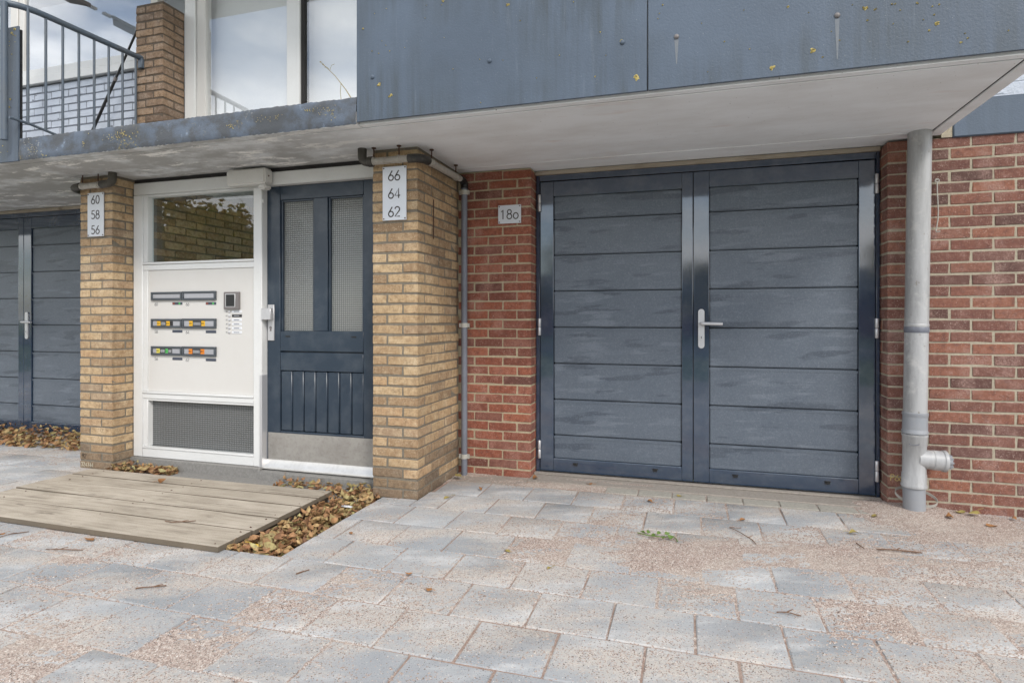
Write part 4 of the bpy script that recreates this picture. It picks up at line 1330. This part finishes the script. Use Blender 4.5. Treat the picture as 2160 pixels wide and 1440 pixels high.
r0 = .0575
stack('upper_pipe', M['pipe'], [(0.56, r0), (1.05, r0), (2.129, r0)])
stack('joint_ring', M['zinc_pipe'], [(1.012, r0 + .0005), (1.014, r0 + .0025), (1.040, r0 + .003), (1.044, r0 + .0005)])
stack('joint_ring', M['pipe'], [(1.044, r0 + .0005), (1.046, r0 + .002), (1.060, r0 + .002), (1.062, r0 + .0005)])
stack('coupling', M['pvc'], [(0.449, r0 + .001), (0.452, r0 + .006), (0.466, r0 + .006), (0.47, r0 + .003), (0.478, r0 + .003), (0.54, r0 + .0025), (0.548, r0 + .0025), (0.552, r0 + .005), (0.566, r0 + .005), (0.569, r0 + .001)])
LP = M['pipe'].copy(); LP.name = 'chalky_branch_fitting'
stack('branch_fitting', M['pipe'], [(0.150, r0), (0.152, r0 + .006), (0.164, r0 + .007), (0.168, r0 + .003), (0.225, r0 + .003), (0.230, r0), (0.385, r0), (0.388, r0 + .003), (0.432, r0 + .003), (0.436, r0 + .006), (0.446, r0 + .006), (0.448, r0 + .001)])
bm = bmesh.new()
br = [(0, .052), (.03, .052), (.072, .052), (.074, .0545), (.118, .0545), (.120, .058), (.134, .060), (.137, .058), (.138, .046)]
tube(bm, [(px_(.3) + .01 + d, DY - .01, .312 - d * .05) for d, r in br], [r for d, r in br], 26)
sb = put('branch_socket', mesh_of(bm, 'branch_socket', angle=50), M['pipe'], dp)
bm = bmesh.new()
tube(bm, [(px_(.3) + .146, DY - .01, .305), (px_(.3) + .170, DY - .01, .304)], [.034, .034], 20)
for k in range(10):
    a = 2 * math.pi * k / 10
    c = Vector((px_(.3) + .16, DY - .01 + .035 * math.cos(a), .304 + .035 * math.sin(a)))
    box(bm, c.x - .013, c.x + .013, c.y - .004, c.y + .004, c.z - .004, c.z + .004)
put('screw_cap', mesh_of(bm, 'screw_cap'), M['pvc'], dp)
bm = bmesh.new()
tube(bm, [(px_(.1) + .004, DY - .004, -0.06), (px_(.16), DY, 0.152)], [.0545, .0545], 28)
put('lower_pipe', mesh_of(bm, 'lower_pipe', angle=50), M['pvc'], dp)
bm = bmesh.new()
tube(bm, [(px_(.3) - .02 + .025 * math.cos(R(a)), DY - r0 - .0045, .402 + .008 * math.sin(R(a))) for a in range(180, 361, 20)], .0018, 6)
put('moulded_mark', mesh_of(bm, 'moulded_mark'), M['zinc_pipe'], dp)

hp = thing('strap_loop', 'loose steel strap loop around the foot of the drainpipe', 'strap', (1.24, 3.84, 0.09))
bm = bmesh.new()
for k in range(36):
    a0, a1 = 2 * math.pi * k / 36, 2 * math.pi * (k + 1) / 36
    P = []
    for a in (a0, a1):
        c = Vector((1.235 + .105 * math.cos(a), 3.845 + .022 * math.sin(a), 0.075 + .04 * math.sin(a) - .02 * math.cos(a)))
        o_ = Vector((math.cos(a), .4 * math.sin(a), .35 * math.sin(a))).normalized()
        P.append((c, c + Vector((0, -.004, .016)), o_))
    v = [bm.verts.new(P[0][0]), bm.verts.new(P[1][0]), bm.verts.new(P[1][1]), bm.verts.new(P[0][1])]
    bm.faces.new(v)
bmesh.ops.remove_doubles(bm, verts=bm.verts, dist=1e-5)
bmesh.ops.solidify(bm, geom=list(bm.faces), thickness=.0015)
put('strap', mesh_of(bm, 'strap'), M['zinc'], hp)

tp = thing('conduit_pipe', 'slim grey pipe in the corner between yellow pillar and red pier', 'pipe', (-1.505, 3.84, 0))
tubeo('tube', M['zinc_pipe'], tp, [(-1.503, 3.845, -0.02), (-1.503, 3.845, 2.02)], .0215, 18)
for z in (1.972, 1.044, 0.128):
    bm = bmesh.new()
    tube(bm, [(-1.503, 3.845, z - .016), (-1.503, 3.845, z - .015), (-1.503, 3.845, z + .015), (-1.503, 3.845, z + .016)], [.022, .025, .025, .022], 18)
    box(bm, -1.538, -1.524, 3.835, 3.855, z - .014, z + .014)
    box(bm, -1.482, -1.466, 3.835, 3.855, z - .014, z + .014)
    put('pipe_clip', mesh_of(bm, 'pipe_clip'), M['zinc'], tp)


def waste(label, x_up, run, up_first, tail=None):
    w = thing('waste_pipe', label, 'waste pipe', run[0], 'waste pipes under the soffit')
    return w


# waste pipe round the head of the middle pillar
w2 = thing('waste_pipe', 'black and white waste pipe wrapping the top of the pillar numbered 66', 'waste pipe', (-1.7, 3.17, 2.04), 'waste pipes under the soffit')
zc, yc, rp = 2.046, 3.185, .021
tubeo('elbow', M['black_old'], w2, [(-1.915, yc, 2.131), (-1.915, yc, 2.105)] + arc((-1.915, yc, 2.09), (-1.915, yc, zc), (-1.868, yc, zc), 6) + [(-1.845, yc, zc)], .0275, 16)
tubeo('elbow_collar', M['black_old'], w2, [(-1.872, yc, zc), (-1.868, yc, zc), (-1.842, yc, zc), (-1.84, yc, zc)], [.028, .0315, .0315, .028], 16)
tubeo('pipe_run', M['old_pipe'], w2, [(-1.85, yc, zc), (-1.60, yc, zc + .001)], rp, 16)
tubeo('elbow', M['black_old'], w2, [(-1.602, yc, zc)] + arc((-1.585, yc, zc), (-1.522, yc, zc), (-1.516, yc + .055, zc), 7) + [(-1.515, yc + .085, zc)], .0265, 16)
tubeo('pipe_run', M['old_pipe'], w2, [(-1.515, yc + .07, zc), (-1.508, 3.79, zc + .008)], rp, 16)
tubeo('elbow', M['black'], w2, [(-1.508, 3.775, zc + .008)] + arc((-1.507, 3.80, zc + .006), (-1.504, 3.845, zc + .004), (-1.503, 3.846, zc - .02), 5) + [(-1.503, 3.845, 2.0)], .0265, 16)
for (x, y) in ((-1.835, yc), (-1.665, yc), (-1.513, 3.32), (-1.508, 3.70)):
    bm = bmesh.new()
    d = Vector((.008, 0, 0)) if y == yc else Vector((0, .008, 0))
    c = Vector((x, y, zc + .002))
    tube(bm, [c - d * 1.05, c - d, c + d, c + d * 1.05], [rp, rp + .0035, rp + .0035, rp], 16)
    put('pipe_clip', mesh_of(bm, 'pipe_clip'), M['old_pipe'], w2)
    tubeo('hanger_rod', M['rust'], w2, [(x, y, zc + rp), (x, y, 2.1305)], .004, 8)
    tubeo('hanger_foot', M['rust'], w2, [(x, y, 2.124), (x, y, 2.1305)], .014, 10)

w1 = thing('waste_pipe', 'short black and white waste pipe at the top of the pillar numbered 60', 'waste pipe', (-4.15, 3.17, 2.04), 'waste pipes under the soffit')
yc = 3.19
tubeo('elbow', M['black_old'], w1, [(-4.235, yc, zc + .004)] + arc((-4.25, yc, zc + .003), (-4.33, yc, zc), (-4.335, yc + .06, zc - .004), 6) + [(-4.335, yc + .14, zc - .006)], .0265, 16)
tubeo('pipe_run', M['old_pipe'], w1, [(-4.24, yc, zc + .003), (-4.03, yc, zc + .006)], rp, 16)
tubeo('elbow', M['black_old'], w1, [(-4.035, yc, zc + .006)] + arc((-4.0, yc, zc + .007), (-3.935, yc, zc + .007), (-3.930, yc, 2.085), 7) + [(-3.930, yc, 2.131)], .0275, 16)
for x in (-4.215, -4.065):
    tubeo('hanger_rod', M['rust'], w1, [(x, yc, zc + rp), (x, yc, 2.1305)], .004, 8)
    bm = bmesh.new()
    tube(bm, [(x - .009, yc, zc + .004), (x - .008, yc, zc + .004), (x + .008, yc, zc + .004), (x + .009, yc, zc + .004)], [rp, rp + .0035, rp + .0035, rp], 16)
    put('pipe_clip', mesh_of(bm, 'pipe_clip'), M['old_pipe'], w1)

hk = thing('door_hook', 'long thin wire hook hanging from the dull red wall by drainpipe', 'hook', (1.353, 3.89, 1.87))
tubeo('rod', M['zinc'], hk, [(1.351, 3.884, 1.868), (1.3525, 3.884, 1.80), (1.357, 3.884, 1.70), (1.356, 3.884, 1.66), (1.348, 3.884, 1.60), (1.344, 3.882, 1.588), (1.348, 3.878, 1.581), (1.364, 3.874, 1.584)], .0032, 8)
bm = bmesh.new()
tube(bm, [(1.351 + .010 * math.cos(R(a)), 3.883, 1.872 + .010 * math.sin(R(a))) for a in range(0, 361, 30)], .0028, 8)
tube(bm, [(1.351, 3.90, 1.877), (1.351, 3.882, 1.877)], .003, 8)
put('eye', mesh_of(bm, 'eye'), M['zinc'], hk)
tag(tubeo('wall_bar', M['rust'], None, [(-1.560, 3.452, 1.60), (-1.560, 3.452, 1.85)], .0035, 8), 'thin rusty metal rod fixed upright on the side of the yellow pillar', 'rod')

# ------------------------------------------------------------------ wooden platform
wp = thing('wooden_platform', 'weathered plank platform lying before the entrance door', 'platform', (-3.08, 2.68, 0.0))
ED = [3.140, 2.992, 2.840, 2.640, 2.448, 2.218]
for k in range(5):
    bm = bmesh.new()
    x0_, x1_ = -4.055 + random.uniform(-.006, .004), -2.093 + random.uniform(-.004, .003)
    nseg = 14
    for s_ in range(1):
        vs_ = box(bm, x0_, x1_, ED[k + 1] + .0042, ED[k] - .0042, 0.004, 0.030 - .0015 * (k % 2))
    bmesh.ops.subdivide_edges(bm, edges=[e for e in bm.edges if abs(e.verts[0].co.x - e.verts[1].co.x) > 1], cuts=nseg)
    ph = random.uniform(0, 6)
    for v in bm.verts:
        v.co.z += .0015 * math.sin(v.co.x * 2.3 + ph)
        v.co.y += .0012 * math.sin(v.co.x * 5.1 + ph * 2)
    bmesh.ops.bevel(bm, geom=[e for e in bm.edges if e.is_manifold and e.calc_face_angle(0) > 1], offset=.0016, segments=1, affect='EDGES')
    me = mesh_of(bm, 'plank')
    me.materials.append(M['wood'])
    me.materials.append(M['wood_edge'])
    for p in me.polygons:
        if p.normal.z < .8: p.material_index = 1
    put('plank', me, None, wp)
for k in range(5):
    for xn in (-3.91, -3.06, -2.14):
        for yn in (ED[k] - .035, ED[k + 1] + .035):
            tubeo('nail', M['rust'], wp, [(xn + random.uniform(-.01, .01), yn, .027), (xn + .001, yn, .0302)], .0035, 6)
for xb_ in (-3.95, -3.1, -2.18):
    boxo('bearer', M['soil'], wp, xb_, xb_ + .08, 2.25, 3.12, -0.05, 0.003)

# ------------------------------------------------------------------ leaves
def leaf_geo(bm, rr, L=0.06, wid=0.5, mat4=None):
    """One dry leaf: a curled, lobed blade of a few faces on its stalk."""
    nu, nv = 5, 2
    curl, cup, tw = rr.uniform(-1.6, 2.2), rr.uniform(-.9, 1.3), rr.uniform(-.8, .8)
    g = {}
    for i in range(nu + 1):
        t = i / nu
        wd = wid * L * (math.sin(math.pi * min(t * 1.02, 1) ** 0.8) ** 0.8 + .02) * rr.uniform(.75, 1.15)
        for j in range(-nv, nv + 1):
            s = j / nv
            x = (t - .5) * L
            y = s * wd * .5
            z = curl * L * .25 * (t - .5) ** 2 * 2 + cup * abs(s) ** 1.5 * wd * .35 + tw * s * (t - .5) * wd + rr.uniform(-.02, .02) * L
            v = Vector((x, y, z))
            g[i, j] = bm.verts.new(mat4 @ v if mat4 else v)
    for i in range(nu):
        for j in range(-nv, nv):
            bm.faces.new((g[i, j], g[i + 1, j], g[i + 1, j + 1], g[i, j + 1]))


LEAF = []
for k in range(14):
    bm = bmesh.new()
    rr = random.Random(100 + k)
    leaf_geo(bm, rr, rr.uniform(.042, .074), rr.uniform(.35, .75))
    if k % 3 == 0:
        tube(bm, [(-.035, 0, 0), (-.055, .003, .004), (-.07, .002, .002)], .0011, 4)
    me = mesh_of(bm, 'leaf', angle=80)
    me.materials.append(M['leaf'])
    LEAF.append(me)


def leaf_pile(label, base, where, n_parts, n_stuff, rr):
    """where(rr, level) -> x, y, z on the heap; the lower layer is one mass, the upper leaves are parts."""
    lp = thing('leaf_pile', label, 'leaf pile', base)
    bm = bmesh.new()
    for k in range(n_stuff):
        x, y, z = where(rr, rr.uniform(0, .7))
        m4 = Matrix.Translation((x, y, z)) @ Matrix.Rotation(rr.uniform(0, 6.3), 4, 'Z') @ Matrix.Rotation(rr.gauss(0, .55), 4, 'X') @ Matrix.Rotation(rr.gauss(0, .5), 4, 'Y')
        leaf_geo(bm, rr, rr.uniform(.035, .07), rr.uniform(.4, .75), m4)
    tag(put('leaf_litter', mesh_of(bm, 'leaf_litter', angle=80), M['leaf'], lp), kind='stuff')
    for k in range(n_parts):
        x, y, z = where(rr, rr.uniform(.75, 1))
        o = put('leaf', rr.choice(LEAF), None, lp, (x, y, z + .006))
        o.rotation_euler = (rr.gauss(0, .5), rr.gauss(0, .45), rr.uniform(0, 6.3))
        s_ = rr.choice((.4, .5, .6, .65, .75, .85, 1.0))
        o.scale = (s_, s_, s_)
    return lp


def in_pit(rr, lv):
    if rr.random() < .78:
        y = rr.uniform(2.27, 3.26)
        x = rr.uniform(-2.09, -1.812)
        top = -.002 + .018 * math.sin((x + 2.09) / .28 * math.pi)
    else:
        x = rr.uniform(-2.62, -1.88) if rr.random() < .8 else rr.uniform(-2.3, -1.88)
        y = rr.uniform(3.17, 3.34) if x > -2.35 else rr.uniform(3.24, 3.35)
        top = .010 + .02 * rr.random()
    return x, y, -.045 + (top + .045) * lv


def by_garage(rr, lv):
    while True:
        u, v = rr.random(), rr.random()
        x = -6.9 + u * 2.45
        depth = .42 * (1 - .35 * abs(u - .62)) * (1 if u < .9 else .6)
        y = 4.0 - v * depth
        if y > 3.42 - .05 * math.sin(x * 9): break
    return x, y, .004 + (.085 * (1 - v) ** 1.2 + .012) * lv


def by_pillar(rr, lv):
    a = rr.random() ** .8
    x = -3.99 + a * .50
    y = 3.35 - rr.random() * (.20 - .13 * a)
    return x, y, -.012 + (.06 * (1 - a * .8) * rr.uniform(.4, 1) + .012) * lv


rr = random.Random(21)
leaf_pile('brown leaves filling the gap between plank platform and grey pavers', (-1.95, 2.8, -.05), in_pit, 295, 900, rr)
leaf_pile('drift of dry leaves against the half hidden garage door', (-5.5, 3.8, 0), by_garage, 270, 800, rr)
leaf_pile('small heap of leaves in the corner of pillar and letterbox frame', (-3.8, 3.3, 0), by_pillar, 90, 130, rr)

# single leaves lying about: (x, y, z, material, label)
LOOSE = [
    (-1.97, 2.335, .010, 'leaf_yellow', 'bright yellow leaf at the front of the leaf filled gap', 1.1),
    (-3.93, 3.02, .012, 'leaf_olive', 'large folded olive leaf by the foot of the pillar numbered 60', 1.7),
    (-3.26, 2.98, .036, 'leaf_orange', 'upright triangular brown leaf alone on the plank platform', .9),
    (-2.82, 2.17, .008, 'leaf_orange', 'orange brown leaf lying at the front edge of the platform', 1.0),
    (-1.40, 3.30, .008, 'leaf_olive', 'crumpled olive brown leaf near the corner of pillar 66', .9),
    (-1.26, 3.52, .010, 'leaf_orange', 'dark brown leaf on the pavers below the red pier', .8),
    (-1.50, 3.72, .03, 'leaf_olive', 'pale olive leaf caught at the foot of the slim pipe', 1.2),
    (-0.99, 3.84, .02, 'leaf_orange', 'curled rusty leaf in the left corner of the garage door', 1.1),
    (-0.62, 3.82, .014, 'leaf_orange', 'small brown leaf at the garage threshold left of centre', .7),
    (-0.05, 3.73, .012, 'leaf_olive', 'small olive leaf on the cream edging stones', .7),
    (-0.22, 3.58, .006, 'leaf_orange', 'thin brown leaf with stalk on pavers near the edging stones', .7),
    (-0.81, 2.63, .008, 'leaf_olive', 'brown leaf scrap on the sandy pavers left of the sprig', .6),
    (-0.58, 2.50, .008, 'leaf_olive', 'tiny olive scrap just below the brown leaf scrap', .5),
    (-1.14, 2.27, .008, 'leaf_orange', 'small dark leaf crumb on a paver joint', .55),
    (-1.00, 2.16, .010, 'leaf_orange', 'round dark leaf crumb beside the paver joint', .6),
    (1.345, 3.70, .03, 'leaf_orange', 'rust brown leaf wedged against the foot of the drainpipe', 1.1),
    (1.50, 3.82, .022, 'leaf_olive', 'long curled olive leaves against the dull red wall', 1.4),
    (1.44, 3.83, .018, 'leaf_olive', 'flat olive leaf just right of the strap loop', .9),
    (1.69, 3.83, .014, 'leaf_orange', 'orange leaf at the wall foot by the right picture edge', .8),
    (1.52, 3.66, .010, 'leaf_orange', 'narrow brown leaf on the paver before the dull red wall', 1.0),
    (0.80, 3.335, .010, 'leaf_olive', 'folded olive leaf on a long stalk lying on the sand', .8),
    (0.98, 3.66, .012, 'leaf_olive', 'pale flat leaf on the sand near the right garage hinge', .9),
    (-3.32, 2.10, .006, 'leaf_orange', 'small brown leaf scrap on pavers before the platform', .5),
    (-1.64, 2.62, .008, 'leaf_orange', 'tan leaf scrap on the pale paver right of the leaf filled gap', .6),
    (0.28, 3.40, .008, 'leaf_orange', 'small curled brown leaf on sand between garage door and twigs', .7),
]
for k, (x, y, z, mn, lab, s_) in enumerate(LOOSE):
    bm = bmesh.new()
    rq = random.Random(400 + k)
    leaf_geo(bm, rq, .062 * s_, .55)
    if k % 2 == 0:
        tube(bm, [(-.03 * s_, 0, .002), (-.05 * s_, .004, .003), (-.065 * s_, .002, .001)], .0011, 5)
    bmesh.ops.rotate(bm, verts=bm.verts, cent=(0, 0, 0), matrix=Matrix.Rotation(rq.uniform(0, 6.3), 3, 'Z') @ Matrix.Rotation(rq.uniform(-.2, .2) if k != 2 else 1.1, 3, 'X'))
    lo = min(v.co.z for v in bm.verts)
    for v in bm.verts: v.co.z -= lo
    o = put('fallen_leaf', mesh_of(bm, 'fallen_leaf', angle=80), M[mn], None, (x, y, z - .005))
    tag(o, lab, 'leaf', 'loose leaves on the ground')

TWIGS = [
    ([(0.207, 3.245, .008), (0.255, 3.17, .010), (0.30, 3.09, .009), (0.312, 3.04, .007)], .003, 'curved bent twig on sand before the right garage leaf'),
    ([(0.205, 3.248, .008), (0.262, 3.252, .008)], .0025, 'short straight twig touching the curved bent twig'),
    ([(0.85, 3.139, .008), (0.93, 3.145, .011), (1.036, 3.148, .008)], .0042, 'longest brown twig lying level at the right'),
    ([(0.775, 3.20, .007), (0.795, 3.135, .008)], .004, 'short thick twig just left of the longest twig'),
    ([(0.31, 2.360, .008), (0.345, 2.366, .010), (0.395, 2.357, .007)], .0035, 'reddish twig lying on pavers in the right foreground'),
    ([(-2.13, 1.83, .006), (-2.07, 1.86, .008), (-2.035, 1.885, .006)], .0035, 'straight twig stub in the left foreground'),
    ([(-2.90, 2.02, .006), (-2.82, 2.025, .012), (-2.72, 2.06, .006)], .003, 'pale bent twig with a knob before the platform'),
    ([(-3.28, 2.05, .006), (-3.27, 2.10, .008), (-3.22, 2.16, .006)], .0028, 'dark forked twig near the left picture edge'),
    ([(-2.62, 2.42, .034), (-2.57, 2.41, .036), (-2.50, 2.44, .036), (-2.47, 2.47, .034)], .0035, 'crooked dark twig lying on the front planks'),
    ([(-1.60, 2.13, .006), (-1.57, 2.18, .006)], .004, 'small dark bark chip below the leaf filled gap'),
]
for pts, r_, lab in TWIGS:
    bm = bmesh.new()
    fine = []
    rq = random.Random(len(lab))
    for a_, b_ in zip(pts, pts[1:]):
        for t in (0, .33, .66):
            p = Vector(a_).lerp(Vector(b_), t)
            fine.append(p + Vector((rq.uniform(-1, 1), rq.uniform(-1, 1), 0)) * .0025)
    fine.append(Vector(pts[-1]))
    c0 = fine[0].copy()
    tube(bm, [p - c0 for p in fine], [r_ * .72 * rq.uniform(.75, 1.15) for _ in fine], 7)
    if len(fine) > 6:
        q = fine[len(fine) // 2] - c0
        tube(bm, [q, q + Vector((.014, .010, .004)), q + Vector((.024, .022, .003))], [r_ * .7, r_ * .6, r_ * .4], 6)
    o = put('twig', mesh_of(bm, 'twig'), M['twig'], None, tuple(c0))
    tag(o, lab, 'twig', 'twigs on the ground')

sg = thing('green_sprig', 'fresh green sprig with small leaves lying on the sandy pavers', 'sprig', (-0.17, 3.0, 0.01))
tubeo('stem', M['leaf_green'], sg, [(-.245, 3.02, .012), (-.19, 2.995, .013), (-.12, 2.985, .016), (-.07, 3.02, .012), (-.05, 2.97, .008)], .0028, 7)
for k, (x, y, an, s_) in enumerate([(-.22, 3.00, 2.6, .9), (-.19, 3.03, 1.5, 1), (-.165, 2.975, -1.2, 1), (-.14, 3.03, 1.2, 1.1), (-.115, 2.96, -1.6, 1), (-.10, 3.02, .7, 1), (-.08, 2.985, -.5, 1.1)]):
    bm = bmesh.new()
    leaf_geo(bm, random.Random(800 + k), .038 * s_, .5)
    bmesh.ops.rotate(bm, verts=bm.verts, cent=(0, 0, 0), matrix=Matrix.Rotation(an, 3, 'Z') @ Matrix.Rotation(.5, 3, 'X'))
    bmesh.ops.translate(bm, verts=bm.verts, vec=(x, y, .022))
    put('leaf', mesh_of(bm, 'leaf', angle=80), M['leaf_green'], sg)

wd_ = thing('weed_stalk', 'thin dry grass stalk growing from the deck edge before upper window', 'weed', (-1.75, 2.82, 2.28))
tubeo('stem', M['stalk'], wd_, [(-1.752, 2.82, 2.275), (-1.80, 2.825, 2.345), (-1.87, 2.83, 2.43), (-1.935, 2.83, 2.493), (-1.968, 2.83, 2.522)], [.003, .0026, .002, .0017, .0012], 6)
tubeo('side_shoot', M['stalk'], wd_, [(-1.832, 2.828, 2.385), (-1.838, 2.83, 2.34), (-1.832, 2.83, 2.285)], .0016, 5)
tubeo('side_shoot', M['stalk'], wd_, [(-1.905, 2.83, 2.465), (-1.895, 2.83, 2.492), (-1.875, 2.83, 2.497)], .0013, 5)
bm = bmesh.new()
for k in range(7):
    leaf_geo(bm, random.Random(k), .014, .45, Matrix.Translation((-1.915 - k * .008, 2.83, 2.474 + k * .0075)) @ Matrix.Rotation(k * 1.3, 4, 'X'))
put('seed_head', mesh_of(bm, 'seed_head'), M['leaf_olive'], wd_)
tag(boxo('paper_scrap', M['paper'], None, (-1.935, -1.885, 2.985, 3.005, -.002, .004), (-1.915, -1.86, 2.972, 2.990, .001, .008), bevel=.002), 'white torn paper scrap among leaves beside the pillar numbered 66', 'paper scrap')

# ------------------------------------------------------------------ across the street (seen only as reflections)
def tree(x, y, h, r, seed, lab):
    rq = random.Random(seed)
    t = thing('street_tree', lab, 'tree', (x, y, -.15), 'trees across the street')
    bm = bmesh.new()
    tube(bm, [(x, y, -.2), (x + .1, y, h * .3), (x - .1, y + .1, h * .6), (x, y, h * .9)], [.2, .15, .1, .03], 9)
    for k in range(7):
        a = rq.uniform(0, 6.3)
        z = h * rq.uniform(.3, .65)
        tube(bm, [(x, y, z), (x + math.cos(a) * r * .4, y + math.sin(a) * r * .4, z + h * .12), (x + math.cos(a) * r * .8, y + math.sin(a) * r * .8, z + h * .2)], [.07, .045, .015], 6)
    put('trunk', mesh_of(bm, 'trunk'), M['bark'], t)
    n = 9000 if x > -16 and y > -10 else 2600
    clumps = [Vector((x + rq.gauss(0, r * .45), y + rq.gauss(0, r * .45), h * .68 + rq.gauss(0, h * .15))) for _ in range(26)]
    co, fa = [], []
    for k in range(n):
        c = rq.choice(clumps) + Vector((rq.gauss(0, r * .18), rq.gauss(0, r * .18), rq.gauss(0, r * .16)))
        u = Vector((rq.gauss(0, 1), rq.gauss(0, 1), rq.gauss(0, 1))).normalized() * rq.uniform(.08, .16)
        v = u.orthogonal().normalized() * u.length * .7
        i = len(co)
        co += [c - u, c + v, c + u, c - v]
        fa.append((i, i + 1, i + 2, i + 3))
    me = bpy.data.meshes.new('crown')
    me.from_pydata([tuple(c) for c in co], [], fa)
    put('crown', me, M['crown'], t)


for k, (x, y, h, r) in enumerate([(-15.2, -8.6, 5.2, 2.0), (-6, -27, 5.2, 2.0), (1.5, -28, 4.6, 1.9), (11, -27, 6.0, 2.2), (-27, -26, 6.5, 2.6), (22, -27, 5.5, 2.2)]):
    tree(x, y, h, r, 50 + k, 'autumn street tree ' + ['opposite the letterbox panel', 'opposite the blue front door', 'opposite the wide garage door', 'opposite the drainpipe', 'far off to the left across the street', 'far off to the right across the street'][k])
hs = thing('terraced_house', 'low brick terrace across the street', 'house', (0, -36, -.15))
boxo('wall', M['red_dull'], hs, -24, 24, -40, -34, -.2, 2.9)
bm = bmesh.new()
pr = [(-41, 2.7), (-33.2, 2.7), (-37, 4.6)]
q0 = [bm.verts.new((-24.5, y, z)) for y, z in pr]; q1 = [bm.verts.new((24.5, y, z)) for y, z in pr]
bm.faces.new(q0); bm.faces.new(list(reversed(q1)))
for k in range(3): bm.faces.new((q0[k], q1[k], q1[(k + 1) % 3], q0[(k + 1) % 3]))
put('roof', mesh_of(bm, 'roof'), M['asphalt'], hs)
for k in range(10):
    f_ = boxo('window', M['white'], hs, -22.5 + k * 4.8, -20.3 + k * 4.8, -34.03, -33.97, 0.9, 2.3)
    boxo('pane', M['black'], f_, -22.4 + k * 4.8, -20.4 + k * 4.8, -33.966, -33.96, 1.0, 2.2)
